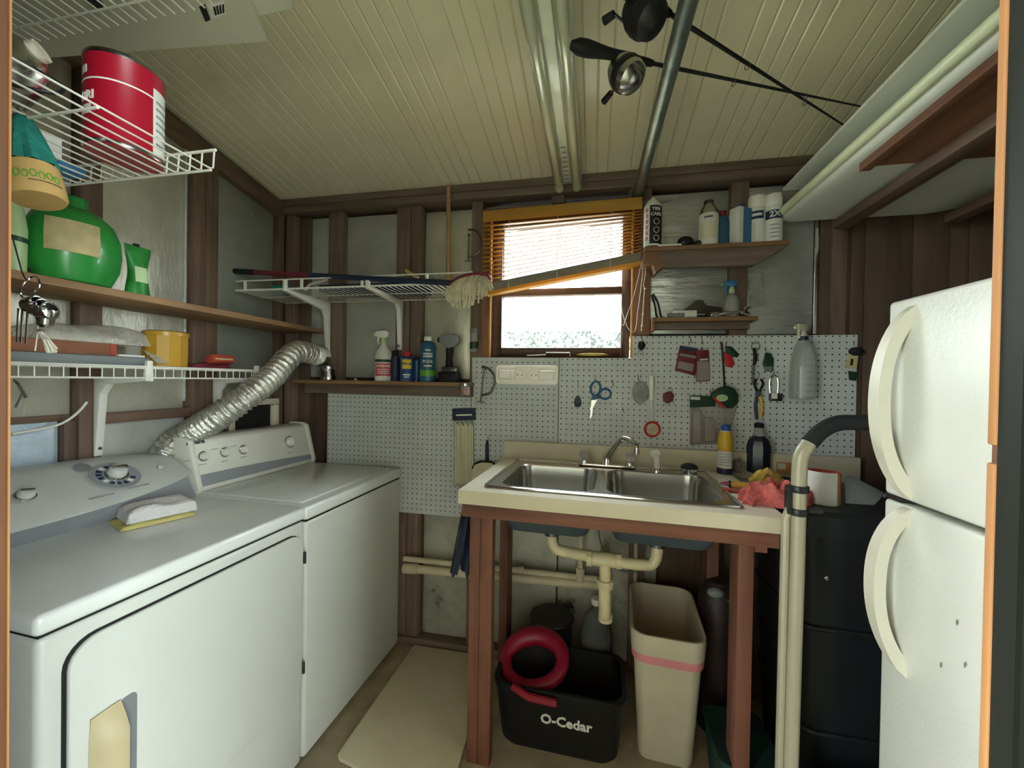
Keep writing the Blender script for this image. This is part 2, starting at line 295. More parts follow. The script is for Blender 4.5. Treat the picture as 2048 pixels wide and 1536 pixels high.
# ---- left wall
m = MB().prism([(-1.80, .2, 0), (-1.80, 2.06, 0), (-1.80, 2.06, ceilZ(2.06)+.05), (-1.80, .2, ceilZ(.2)+.05)], (.06, 0, 0))
wall_left = struct(m, 'wall_left', 'dark_board')
for y0, y1 in ((.52, .56), (1.017, 1.08), (1.40, 1.455), (1.457, 1.513), (1.868, 1.906)):
    part(MB().box(-1.74, -1.66, y0, y1, .04, ceilZ((y0+y1)/2)-.10), 'stud', 'stud_z', wall_left, bevel=.002)
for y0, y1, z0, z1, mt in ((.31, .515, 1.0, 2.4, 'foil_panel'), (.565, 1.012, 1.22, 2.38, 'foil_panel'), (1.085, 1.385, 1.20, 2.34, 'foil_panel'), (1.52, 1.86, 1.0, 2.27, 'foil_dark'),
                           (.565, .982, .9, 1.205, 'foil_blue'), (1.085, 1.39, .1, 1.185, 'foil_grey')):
    part(MB().box(-1.72, -1.69, y0, y1, z0, z1), 'insulation_panel', mt, wall_left, bevel=.004)
part(MB().box(-1.73, -1.668, .984, 1.015, .1, 1.205), 'board', 'dark_board', wall_left, bevel=.002)
part(MB().box(-1.735, -1.665, 1.082, 1.398, 1.185, 1.222), 'blocking', 'stud_y', wall_left, bevel=.002)
part(MB().box(-1.735, -1.68, .562, 1.015, 1.205, 1.225), 'blocking', 'stud_y', wall_left, bevel=.002)
part(MB().prism([(-1.74, .2, ceilZ(.2)-.02), (-1.74, 1.9, ceilZ(1.9)-.02), (-1.74, 1.9, ceilZ(1.9)-.105), (-1.74, .2, ceilZ(.2)-.105)], (.085, 0, 0)), 'top_plate', 'stud_y', wall_left, bevel=.003)
part(MB().tube([(-1.688, 1.385, 1.25), (-1.688, 1.385, 2.3)], .008, 8), 'foil_edge', 'foil_crinkle', wall_left)
# bright spot of daylight through a nail hole, drawn as a tiny shiny bead
part(MB().ell((-1.682, 1.72, 2.17), (.004, .007, .006), 8, 6), 'daylight_spot', 'chrome', wall_left)
# ---- right wall
m = MB().prism([(1.56, .2, 0), (1.56, 2.06, 0), (1.56, 2.06, ceilZ(2.06)+.05), (1.56, .2, ceilZ(.2)+.05)], (.06, 0, 0))
wall_right = struct(m, 'wall_right', 'dark_board')
y = .31
while y < 1.88:
    part(MB().box(1.525, 1.56, y, min(y+.137, 1.9), .04, ceilZ(y+.14)-.03), 'board', 'dark_board', wall_right, bevel=.003); y += .14
# ---- front wall with the doorway the camera stands in
DX0, DX1, DZ = -.590, .240, 2.05
m = MB()
m.box(-1.80, DX0-.02, .2, YF-.001, 0, 2.62).box(DX1+.03, 1.62, .2, YF-.001, 0, 2.62).box(DX0-.02, DX1+.03, .2, YF-.001, DZ+.03, 2.62)
wall_front = struct(m, 'wall_front', 'stud_z')
trim_1 = struct(MB().box(DX0-.022, DX0, .19, .303, 0, DZ), 'trim_1', 'jamb_brown', bevel=.002)
part(MB().box(DX0-.022, DX0+.0005, .303, YF+.0025, 0, DZ), 'jamb_edge', 'jamb_wood', trim_1)
trim_2 = struct(MB().box(DX1, DX1+.03, .2831, .2968, 0, DZ), 'trim_2', 'green_trim')
part(MB().box(DX1+.003, DX1+.03, .19, .2836, 0, DZ), 'stop_strip', 'green_trim', trim_2)
m = MB().box(DX1-.001, DX1+.03, .2968, .3026, 0, 1.314).box(DX1-.001, DX1+.03, .2968, .3026, 1.325, DZ)
part(m, 'jamb_edge', 'jamb_wood', trim_2, bevel=.0012)
part(MB().box(DX1+.002, DX1+.03, .297, .3026, 1.31, 1.33), 'hinge_notch', 'jamb_brown', trim_2)
trim_3 = struct(MB().box(DX0-.02, DX1+.03, .19, YF, DZ, DZ+.03), 'trim_3', 'jamb_brown', bevel=.002)
# ---- ceiling: a sheet with narrow boards under it
y0, y1 = .15, 2.06
m = MB().prism([(-1.9, y0, ceilZ(y0)+.004), (-1.9, y1, ceilZ(y1)+.004), (-1.9, y1, ceilZ(y1)+.07), (-1.9, y0, ceilZ(y0)+.07)], (3.6, 0, 0))
ceiling = struct(m, 'ceiling', 'ceil_back')
PLK = {}
def plank(xa, w):
    y0, y1 = .22, 1.99
    if w not in PLK:
        g = .0010; b = .0042
        prof = [(g, .006), (g, .0030), (g+b, 0), (w-g-b, 0), (w-g, .0030), (w-g, .006)]
        mb = MB().prism([(px_, y0, ceilZ(y0)+pz) for px_, pz in prof], (0, 0, 0))
        n = len(prof)
        mb.v = [V((px_, y0, ceilZ(y0)+pz)) for px_, pz in prof] + [V((px_, y1, ceilZ(y1)+pz)) for px_, pz in prof]
        o = build(mb, 'plank', 'ceil_paint', ceiling, smooth=0); PLK[w] = o
        o.location = MTX[ceiling].inverted() @ V((xa, 0, 0)) - MTX[ceiling].inverted() @ V((0, 0, 0)); return o
    o = PLK[w].copy(); COL.objects.link(o); o.parent = ceiling; o.location = V((xa, 0, 0)); return o
x = -.853-.9
while x < 1.55:
    plank(round(x, 4), .1); x += .1
    for _ in range(4): plank(round(x, 4), .05); x += .05
# ---- window
wf = MB()
wf.box(WX0, WX0+.045, 1.925, 1.985, WZ0, WZ1).box(WX1-.038, WX1, 1.925, 1.985, WZ0, WZ1).box(WX0+.045, WX1-.038, 1.925, 1.985, WZ0, WZ0+.046).box(WX0+.045, WX1-.038, 1.925, 1.985, WZ1-.05, WZ1)
window_1 = struct(wf, 'window_1', 'window_wood', bevel=.003)
MTX[window_1] = MTX[window_1]
gx0, gx1 = WX0+.045, WX1-.038
part(MB().box(gx0, gx1, 1.94, 1.98, 1.772, 1.806), 'meeting_rail', 'window_wood', window_1, bevel=.003)
part(MB().box(gx0-.005, gx1+.005, 1.957, 1.960, WZ0+.046, 1.774), 'pane', 'glass', window_1)
part(MB().box(gx0-.005, gx1+.005, 1.970, 1.973, 1.804, WZ1-.05), 'pane', 'glass', window_1)
m = MB().tube([(gx0+.13, 1.92, WZ0+.008), (gx0+.22, 1.918, WZ0+.012), (gx0+.222, 1.915, WZ0+.022), (gx0+.335, 1.915, WZ0+.022), (gx0+.336, 1.918, WZ0+.005)], .0035, 6)
part(m, 'latch', 'steel', window_1)
part(MB().ell((gx0+.44, 1.915, WZ0+.012), (.075, .006, .008), 14, 8), 'sash_pull', 'brass', window_1)
part(MB().box(WX0-.052, WX0-.002, 1.895, 1.99, WZ0-.003, WZ1+.02), 'casing', 'casing_wood', window_1, bevel=.003)
part(MB().box(WX0-.010, WX0-.001, 1.885, 1.896, WZ0-.003, WZ1), 'stop_bead', 'blind_wood', window_1, bevel=.002)
part(MB().box(WX1+.002, WX1+.085, 1.897, 1.99, 1.575, WZ1+.02), 'casing', 'casing_wood', window_1, bevel=.003)
part(MB().box(WX1+.001, WX1+.009, 1.885, 1.896, WZ0-.003, WZ1), 'stop_bead', 'blind_wood', window_1, bevel=.002)
part(MB().box(WX0-.06, WX1+.09, 1.893, 1.99, WZ1, WZ1+.03), 'casing_head', 'stud_x', window_1, bevel=.003)
# outside the window: a low pebble-dash wall under a bright sky
pb = MB().box(-3, 3, 4.6, 4.8, -.2, 0)
pb.v = [V((p.x, p.y, p.z if p.z < -.1 else onY(1120, 661, 4.6).z + (p.x*.0))) for p in pb.v]
one(pb, 'garden_wall', 'pebble', 'speckled pebble-dash garden wall in bright light outside the window', 'wall')
# ================================================================== LEFT SIDE
def onP(px, py, p, n):
    d = ray(px, py); e = V((0, 0, EYE)); return e + d*((V(p)-e).dot(V(n))/d.dot(V(n)))
def fbx(x0, x1, y0, y1, z0, z1): return MB().box(x0, x1, y0, y1, z0, z1)
def rrect(cx, cy, w, h, r, n=6):
    out = []
    for sx, sy, a0 in ((1, 1, 0), (-1, 1, 90), (-1, -1, 180), (1, -1, 270)):
        for i in range(n+1):
            a = math.radians(a0+90*i/n); out.append((cx+sx*(w/2-r)+r*math.cos(a), cy+sy*(h/2-r)+r*math.sin(a)))
    return out
def knob(parent, c, n, r, h, m1, m2, ridge=True):
    n = V(n).normalized(); c = V(c)
    k = build(MB().lathe([(r*1.25, 0), (r*1.25, h*.25), (r*1.1, h*.3)], c, 24, n), 'dial_ring', 'chrome', parent)
    build(MB().lathe([(r, h*.25), (r*.96, h*.8), (r*.8, h), (0, h)], c, 24, n), 'knob', m1, parent)
    if ridge:
        t = n.orthogonal().normalized(); t = Quaternion(n, .6) @ t
        build(MB().bar(c+n*h*.95-t*r*.8, c+n*h*.95+t*r*.8, r*.5, h*.6, n), 'knob_ridge', m2, parent, bevel=r*.1)
# ---- dryer
dry = thing('clothes_dryer', 'white front-loading dryer with recessed door handle, nearest the doorway', 'dryer', (-1.003, .553, 0), rz=math.radians(-2.5))
D = MTX[dry]
build(fbx(-.655, 0, 0, .670, .02, .863).xf(D), 'cabinet', 'enamel_side_shaded', dry, bevel=.014, seg=3)
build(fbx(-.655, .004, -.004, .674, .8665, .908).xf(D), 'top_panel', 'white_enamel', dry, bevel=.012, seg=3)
build(fbx(-.64, -.004, .004, .666, .862, .868).xf(D), 'seam', 'dark_gap', dry)
m = MB().prism([(.0005, y, z) for y, z in rrect(.344, .5555, .618, .552, .054)], (.003, 0, 0)).xf(D); build(m, 'door_gap', 'dark_gap', dry)
door = build(MB().prism([(.002, y, z) for y, z in rrect(.346, .555, .612, .546, .052)], (.012, 0, 0)).xf(D), 'door', 'enamel_side_shaded', dry, bevel=.004, seg=2)
def scoop(u, v):
    y = .072+.05*u; z = .30+.36*v
    e = min(1, (1-v)/.12) if v > .88 else 1
    return D @ V((.0135 + .026*math.sin(u*PI*.55)*e, y, z))
build(MB().grid(scoop, 10, 14), 'door_handle', 'handle_tan', door, thick=-.006)
build(MB().prism([(.0135, y, z) for y, z in rrect(.138, .48, .034, .36, .012, 4)], (.0016, 0, 0)).xf(D), 'handle_recess', 'grey_plastic', door)
for z in (.74, .36): build(fbx(.010, .018, .6535, .660, z-.02, z+.02).xf(D), 'hinge', 'steel_dark', dry, bevel=.001)
def loft_(rings, cap0=True):
    m = MB(); n = len(rings[0])
    for r in rings: m.v += [V(p) for p in r]
    for i in range(len(rings)-1):
        for j in range(n): m.f.append((i*n+j, i*n+(j+1) % n, (i+1)*n+(j+1) % n, (i+1)*n+j))
    m.f.append(tuple((len(rings)-1)*n+j for j in range(n))); m.f.append(tuple(range(n-1, -1, -1))); return m
rg, rb = [], []
for k in range(15):
    t = k/14; y = .006+.655*t; e = t**3.2
    lx, lz = -.405-.085*e, .962+.030*e; tx = -.56-.012*e; tz = 1.072-.03*e**2
    rg.append([(x, y, z) for x, z in ((-.645, .94), (lx-.05, lz-.012), (lx, lz), (lx-.006, lz+.008), (tx, tz), (tx-.035, tz+.010), (-.645, tz+.010))])
    rb.append([(x, y+(.004 if k == 0 else -.004 if k == 14 else 0), z) for x, z in ((-.64, .9075), (-.465, .9075), (lx-.022, lz-.006), (-.64, lz-.004))])
con = build(loft_(rg).xf(D), 'console', 'console_grey', dry, smooth=28)
build(loft_(rb).xf(D), 'console_base', 'console_dark', dry, smooth=28)
P0 = D @ V((-.415, 0, .985)); P1 = D @ V((-.56, 0, 1.075)); PY_ = D.to_3x3() @ V((0, 1, 0)); CN = PY_.cross(P1-P0).normalized()
if CN.z < 0: CN = -CN
CU = (P1-P0).normalized()
c = onP(232, 950, P0, CN)
build(MB().lathe([(.062, 0), (.062, .0012), (0, .0012)], c, 40, CN), 'dial_plate', 'console_dark', con)
for i in range(14):
    a = 2*PI*i/16+.5; d1 = PY_*math.cos(a)+CU*math.sin(a); d2 = CN.cross(d1)
    build(MB().prism([c+d1*.034-d2*.004+CN*.0014, c+d1*.034+d2*.004+CN*.0014, c+d1*.048+d2*.006+CN*.0014, c+d1*.048-d2*.006+CN*.0014], CN*.0008), 'dial_mark', 'blue_dark' if i % 4 else 'label_white', con)
knob(con, c, CN, .024, .03, 'console_grey', 'chrome')
knob(con, onP(50, 993, P0, CN), CN, .017, .02, 'console_grey', 'chrome')
c2 = onP(165, 935, P0, CN); build(MB().lathe([(.02, 0), (.02, .001), (0, .001)], c2, 24, CN), 'badge', 'grey_plastic', con)
knob(con, onP(320, 936, P0, CN), CN, .008, .01, 'console_grey', 'chrome', False)
for px, py in ((205, 992), (278, 972)):
    p = onP(px, py, P0, CN)
    for k in range(7): build(MB().bar(p+PY_*(k*.009-.032), p+PY_*(k*.009-.025), .005, .0006, CN), 'print', 'console_dark', con)
# ---- washer
wash = thing('washing_machine', 'white top-loading washer with four-knob console in the far corner', 'washer', (-.972, 1.229, 0), rz=math.radians(-1.9))
W_ = MTX[wash]
build(fbx(-.655, 0, 0, .656, .02, .855).xf(W_), 'cabinet', 'enamel_side_shaded', wash, bevel=.012, seg=3)
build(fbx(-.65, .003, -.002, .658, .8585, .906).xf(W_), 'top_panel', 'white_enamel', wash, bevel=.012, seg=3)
build(fbx(-.64, -.004, .004, .65, .853, .860).xf(W_), 'seam', 'dark_gap', wash)
build(fbx(-.49, -.045, .03, .625, .9055, .913).xf(W_), 'lid', 'white_enamel', wash, bevel=.005)
prof = [(-.645, .905), (-.505, .905), (-.50, .925), (-.545, 1.10), (-.565, 1.112), (-.645, 1.112)]
con = build(MB().prism([(x, .03, z) for x, z in prof], (0, .60, 0)).xf(W_), 'console', 'console_white', wash, bevel=.008, seg=3)
for y0 in (.012, .628):
    build(MB().prism([(x, y0, z) for x, z in [(-.648, .905), (-.498, .905), (-.49, .925), (-.54, 1.108), (-.565, 1.12), (-.648, 1.12)]], (0, .022, 0)).xf(W_), 'end_cap', 'console_white', wash, bevel=.006)
P0 = W_ @ V((-.50, 0, .925)); P1 = W_ @ V((-.545, 0, 1.10)); PY_ = W_.to_3x3() @ V((0, 1, 0)); CN = PY_.cross(P1-P0).normalized()
if CN.x < 0: CN = -CN
CU = (P1-P0).normalized(); o0 = W_ @ V((-.50, .034, .925))
band = [o0+CN*.0008+CU*.004, o0+PY_*.59+CN*.0008+CU*.004, o0+PY_*.59+CN*.0008+CU*.028] + [o0+PY_*(.59*(1-t))+CU*(.028+.022*math.sin(t*PI*.5))+CN*.0008 for t in (.25, .5, .75, 1)]
build(MB().prism(band, CN*.001), 'silver_band', 'silver_band', con)
for px, py, r in ((405, 913, .016), (448, 905, .016), (485, 900, .016), (578, 884, .024)): knob(con, onP(px, py, P0, CN), CN, r, .022, 'console_white', 'label_white')
text('Amana', .026, onP(391, 884, P0, CN), PY_, CU, 'black_print', con, 'brand', bold=.0006)
for px, py in ((405, 929), (450, 922), (487, 914), (375, 922), (430, 898), (468, 892), (580, 905)):
    p = onP(px, py, P0, CN); build(MB().bar(p-PY_*.016, p+PY_*.016, .003, .0006, CN), 'print', 'console_dark', con)
# ---- folded towel on the dryer
tw = thing('folded_towel', 'white terry towel folded on a yellow cloth on the dryer top', 'towel', onZ(312, 1035, .909))
def slab(c, a, b, h, ru=.015, seed=1, ph=0):
    rnd = random.Random(seed); ks = [(rnd.uniform(-9, 9), rnd.uniform(-9, 9), rnd.uniform(0, 6)) for _ in range(5)]
    def fn(u, v):
        x = (u-.5)*2; y = (v-.5)*2; e = max(0, 1-max(abs(x), abs(y))**6)**.4
        w = sum(math.sin(x*k[0]*.7+y*k[1]*.7+k[2]) for k in ks)/5
        return V(c)+V(a)*x+V(b)*y+V((0, 0, h*e*(1+ru*w)))
    return MB().grid(fn, 26, 20)
cz = MTX[tw].translation; a = V((.035, .085, 0)); b = V((-.062, .026, 0))
build(slab(cz+V((.004, -.008, 0)), a*1.0, b*.98, .010, .3, 3), 'under_cloth', 'yellow_cloth', tw)
build(slab(cz+V((-.004, .01, .011)), a*.95, b*.9, .040, .25, 5), 'towel_fold', 'white_towel', tw)
# ---- wooden wall shelf and what stands on it
one(fbx(-1.66, -1.41, .40, 1.895, 1.592, 1.614), 'wall_shelf', 'shelf_wood', 'long unpainted wooden shelf board along the left wall', 'shelf', bevel=.002)
jug = thing('detergent_jug', 'big round green jug with cream label on the wooden shelf', 'jug', (-1.515, .915, 1.614))
m = MB().lathe([(.055, 0), (.083, .012), (.104, .06), (.110, .11), (.106, .155), (.09, .195), (.06, .222), (.03, .232), (0, .234)], (0, 0, 0), 36)
m.v = [V((p.x*.78, p.y, p.z)) for p in m.v]; m.xf(Matrix.Translation((-1.515, .915, 1.614))); build(m, 'body', 'green_jug', jug)
def lab(u, v):
    a = math.radians(-58+62*u); z = .085+.09*v; r = .1115 - .00*v
    rr = .108+.004*math.sin(PI*(z-.03)/.16)
    return V((-1.515+rr*.78*math.cos(a), .915+rr*math.sin(a), 1.614+z))
build(MB().grid(lab, 12, 6), 'label', 'label_cream', jug, thick=.001)
build(MB().lathe([(.028, .226), (.028, .26), (.024, .264), (0, .264)], (-1.515, .915, 1.614), 20), 'cap', 'green_jug', jug)
bt = thing('green_bottle', 'pale green translucent bottle left of the round green jug', 'bottle', (-1.50, .765, 1.614))
build(MB().lathe([(.028, 0), (.036, .01), (.038, .12), (.03, .18), (.016, .215), (.016, .24)], (-1.50, .765, 1.614), 20), 'body', 'pale_green', bt)
build(MB().lathe([(.018, .235), (.018, .262), (0, .262)], (-1.50, .765, 1.614), 16), 'cap', 'label_white', bt)
build(MB().lathe([(.0385, .085), (.0392, .088), (.0385, .098)], (-1.50, .765, 1.614), 20), 'band', 'dark_green', bt)
po = thing('refill_pouch', 'green stand-up refill pouch with pinched waist beside the round jug', 'pouch', (-1.475, 1.055, 1.614))
def pf(u, v):
    w = .034*(1-.30*math.sin(v*PI)**2)+.006*v; d = .024*(1-v)**.6+.003
    a = 2*PI*u; return V((-1.475+d*math.cos(a), 1.055+w*math.sin(a), 1.614+.165*v))
build(MB().grid(pf, 20, 12, True), 'pouch_body', 'green_pouch', po)
build(MB().cyl((-1.475, 1.05, 1.777), (-1.475, 1.05, 1.785), .009), 'spout', 'black_matte', po)
def pl(u, v):
    z = .045+.05*v; w = .026*(u-.5)*2; return V((-1.475+.024*(1-z/.165)**.6+.0045+.002*math.cos(w*40), 1.05+w*.7, 1.614+z))
build(MB().grid(pl, 6, 4), 'label', 'pale_green', po, thick=.0008)
# ---- low wire shelf on the left wall
def wire_deck(along, a0, a1, b0, b1, z, step, r=.0016, rails=(0, .5, 1)):
    """wires run along 'b', repeated along 'a'"""
    m = MB(); n = int((a1-a0)/step)
    f = (lambda a, b, zz=z: V((a, b, zz))) if along == 'x' else (lambda a, b, zz=z: V((b, a, zz)))
    for i in range(n+1): m.tube([f(a0+(a1-a0)*i/n, b0), f(a0+(a1-a0)*i/n, b1)], r, 5)
    for t in rails: m.tube([f(a0, b0+(b1-b0)*t, z-r*2), f(a1, b0+(b1-b0)*t, z-r*2)], r*1.5, 6)
    return m
ws = thing('wire_shelf', 'low white wire shelf on the left wall above the dryer, on angled brackets', 'shelf', (-1.55, 1.1, 1.345))
build(wire_deck('y', .42, 1.60, -1.655, -1.44, 1.383, .026), 'deck_wires', 'wire_white', ws)
m = MB().tube([(-1.44, .42, 1.385), (-1.44, 1.60, 1.385)], .003, 6).tube([(-1.44, .42, 1.348), (-1.44, 1.60, 1.348)], .003, 6)
for i in range(40): y = .43+i*.0298; m.tube([(-1.44, y, 1.385), (-1.44, y, 1.348)], .0018, 5)
build(m, 'front_lip', 'wire_white', ws)
for y in (1.065, 1.50):
    br = build(MB().prism([(-1.657, y-.012, 1.078), (-1.650, y-.012, 1.078), (-1.628, y-.012, 1.29), (-1.60, y-.012, 1.325), (-1.44, y-.012, 1.338), (-1.44, y-.012, 1.346), (-1.657, y-.012, 1.346)], (0, .024, 0)), 'bracket', 'wire_white', ws, bevel=.003)
    build(MB().cyl((-1.650, y, 1.105), (-1.642, y, 1.105), .005, n=8), 'screw', 'steel_dark', br)
    build(MB().prism([(-1.436, y-.012, 1.338), (-1.436, y+.014, 1.336), (-1.436, y+.011, 1.405), (-1.436, y-.006, 1.405)], (-.014, 0, 0)), 'lip_clip', 'wire_white', ws, bevel=.002)
zt = 1.3855
one(fbx(-1.64, -1.46, .62, 1.085, zt, zt+.03), 'plastic_tray', 'grey_plastic', 'shallow grey plastic tray on the left end of the low wire shelf', 'tray', bevel=.005)
bx = thing('flat_box', 'flat brown box with a red end lying on the grey tray', 'box', (-1.56, .85, zt+.03))
build(fbx(-1.63, -1.48, .64, .985, zt+.03, zt+.068), 'carton', 'brown_box', bx, bevel=.003); build(fbx(-1.632, -1.479, .983, 1.0, zt+.031, zt+.067), 'end_flap', 'red_box', bx)
build(fbx(-1.62, -1.47, 1.0, 1.075, zt+.0305, zt+.036), 'sheet', 'label_white', bx)
pb_ = thing('plastic_bag', 'crumpled clear plastic bag of white items lying on the flat box', 'bag', (-1.55, .98, zt+.07))
build(slab(V((-1.55, .96, zt+.0695)), V((.06, 0, 0)), V((0, .15, 0)), .052, .45, 11), 'bag_film', 'bag_clear', pb_); build(slab(V((-1.55, .95, zt+.0695)), V((.045, 0, 0)), V((0, .12, 0)), .035, .5, 12), 'contents', 'cream_bag', pb_)
build(MB().prism([(-1.47, 1.07, zt+.055), (-1.45, 1.10, zt+.012), (-1.45, 1.135, zt+.016), (-1.46, 1.10, zt+.04)], (-.004, 0, .002)), 'bag_corner', 'bag_clear', pb_)
am = thing('amber_canister', 'yellow-amber round plastic canister on the low wire shelf', 'canister', (-1.525, 1.185, zt))
build(MB().lathe([(.060, 0), (.064, .004), (.066, .05), (.066, .118)], (-1.525, 1.185, zt), 12), 'body', 'amber', am, smooth=20)
build(MB().lathe([(.0675, .112), (.0675, .126), (.06, .13), (0, .13)], (-1.525, 1.185, zt), 24), 'rim', 'amber', am)
one(slab(V((-1.53, 1.33, zt)), V((.05, 0, 0)), V((0, .085, 0)), .022, .4, 4), 'folded_bag', 'red_dark', 'dark red folded bag beside the amber canister', 'bag')
cb = thing('card_box', 'small red box with white print tilted on the dark red bag', 'box', (-1.50, 1.40, zt+.022))
Mx = Matrix.Translation((-1.50, 1.385, zt+.024)) @ Matrix.Rotation(math.radians(-22), 4, 'Y')
build(fbx(-.02, .02, -.05, .05, 0, .03).xf(Mx), 'carton', 'red_box', cb, bevel=.002); build(fbx(-.012, .014, -.03, .0, .0302, .0308).xf(Mx), 'print', 'label_white', cb)
build(fbx(.0202, .0206, -.04, .04, .008, .014).xf(Mx), 'stripe', 'label_cream', cb)
# cable loops on the wall under the shelf
m = MB().tube([onX(24+i*10, 868-((i/15)**3)*70-(6*math.sin(i*.3)), -1.652) for i in range(16)], .004, 6); one(m, 'hanging_cable', 'wire_white', 'pale cable sagging across the wall below the low wire shelf', 'cable')
m = MB().tube([onX(28, 760, -1.44), onX(36, 768, -1.43), onX(52, 795, -1.43)], .004, 6).tube([onX(36, 768, -1.43), onX(44, 785, -1.445), onX(30, 815, -1.45)], .003, 6); one(m, 'wire_hook', 'steel', 'bent steel hook hanging from the low wire shelf end', 'hook')
# ---- foil dryer duct
ctrl = [V((-1.42, 1.90, 1.475)), V((-1.42, 1.86, 1.475)), V((-1.41, 1.80, 1.48)), onX(588, 706, -1.385), onX(545, 752, -1.372), onX(498, 790, -1.378), onX(440, 830, -1.455), onX(392, 860, -1.555), onX(345, 890, -1.62), V((-1.63, 1.20, .95))]
def spline(c, n):
    out = []; c = [c[0]*2-c[1]] + c + [c[-1]*2-c[-2]]
    for i in range(1, len(c)-2):
        for k in range(n):
            t = k/n; a, b, d, e = c[i-1], c[i], c[i+1], c[i+2]
            out.append(.5*((2*b)+(d-a)*t+(2*a-5*b+4*d-e)*t*t+(3*b-a-3*d+e)*t**3))
    out.append(c[-2]); return out
pts = spline(ctrl, 44); rs = [.050+.0042*math.cos(i*2*PI/7)+.0015*math.sin(i*.37)*math.sin(i*.113) for i in range(len(pts))]
du = thing('dryer_duct', 'silver foil flexible dryer duct running up to the corner vent', 'duct', (-1.55, 1.5, .95))
m = MB().tube(pts, rs, 22, cap=False); rnd = random.Random(2); m.v = [p+V((rnd.uniform(-1, 1), rnd.uniform(-1, 1), rnd.uniform(-1, 1)))*.0008 for p in m.v]
build(m, 'hose', 'duct_foil', du, smooth=50)
build(MB().tube([(-1.42, 1.902, 1.465), (-1.42, 1.865, 1.465)], .052, 24), 'collar', 'steel', du)
build(MB().prism([onX(560, 700, -1.60), onX(604, 668, -1.60), onX(622, 690, -1.60), onX(585, 745, -1.60)], (-.003, 0, 0)), 'vent_flap', 'grey_plastic', du)
# cream wall box behind the washer console
wb = thing('wall_box', 'cream framed hookup box on the left wall behind the washer console', 'box', (-1.655, 1.66, 1.05))
m = MB()
for a0, a1, b0, b1 in ((1.55, 1.85, 1.215, 1.245), (1.55, 1.85, 1.03, 1.05), (1.55, 1.585, 1.05, 1.215), (1.815, 1.85, 1.05, 1.215)): m.box(-1.659, -1.635, a0, a1, b0, b1)
build(m, 'frame', 'fascia', wb, bevel=.003); build(fbx(-1.659, -1.657, 1.585, 1.815, 1.05, 1.215), 'recess', 'dark_gap', wb)
# ================================================================== FRONT-LEFT WIRE SHELVES (over the dryer, on the door wall)
w2 = thing('wire_shelf', 'white wire shelf holding the red can, by the left door jamb', 'shelf', (-1.2, .5, 1.787))
X1 = -.783; m = MB(); n = 29
for i in range(n+1):
    x = X1-.0300*i; m.tube([(x, YF+.004, 1.787), (x, .692, 1.787), (x, .70, 1.791), (x, .702, 1.826)], .0017, 5)
build(m, 'deck_wires', 'wire_white', w2)
m = MB().tube([(X1+.004, .702, 1.829), (X1-.88, .702, 1.829)], .0032, 6).tube([(X1+.002, .694, 1.7835), (X1-.88, .694, 1.7835)], .0026, 6).tube([(X1+.002, .50, 1.7835), (X1-.88, .50, 1.7835)], .0026, 6).tube([(X1+.002, .315, 1.7835), (X1-.88, .315, 1.7835)], .0026, 6)
build(m, 'rails', 'wire_white', w2)
# red can
cc = V((-.928, .640, 1.790)); R0 = .0595
rc = thing('coffee_can', 'large red metal can with white print standing on the wire shelf', 'can', cc)
build(MB().lathe([(R0*.96, 0), (R0*1.015, .003), (R0*1.015, .008), (R0, .011), (R0, .166), (R0*1.02, .169), (R0*1.02, .175), (R0*.94, .177), (0, .174)], cc, 40), 'can_body', 'red_can', rc)
build(MB().lathe([(R0*1.016, .0015), (R0*1.024, .005), (R0*1.016, .009)], cc, 40), 'bottom_rim', 'steel', rc); build(MB().lathe([(R0*1.021, .168), (R0*1.03, .172), (R0*1.021, .176)], cc, 40), 'top_rim', 'steel', rc)
fd = (V((0, 0, 0))-V((cc.x, cc.y, 0))).normalized(); ra = math.atan2(fd.y, fd.x)
def rim(a0, a1, z0, z1, nm, mt, par, c=cc, r=R0, th=.0009):
    def fn(u, v):
        a = ra+math.radians(a0+(a1-a0)*u); return V((c.x+(r+.0006)*math.cos(a), c.y+(r+.0006)*math.sin(a), c.z+z0+(z1-z0)*v))
    return build(MB().grid(fn, 14, 2), nm, mt, par, thick=th)
rim(42, 80, .012, .140, 'label_panel', 'label_white', rc); rim(-85, 42, .118, .121, 'stripe', 'white_print', rc)
rd = V((-fd.y, fd.x, 0))
for s, sz, z, ang in (('DRI', .022, .088, -62),):
    q = Quaternion((0, 0, 1), math.radians(ang)); text(s, sz, cc+V((0, 0, z)), q @ rd, (0, 0, 1), 'white_print', rc, warp=(cc, R0), bold=.0006)
rim(-80, -62, .132, .146, 'logo', 'label_white', rc); rim(-82, -52, .055, .072, 'label_block', 'label_white', rc)
for k in range(7): rim(47, 76, .03+.014*k, .034+.014*k, 'print_line', 'console_dark', rc, r=R0+.001)
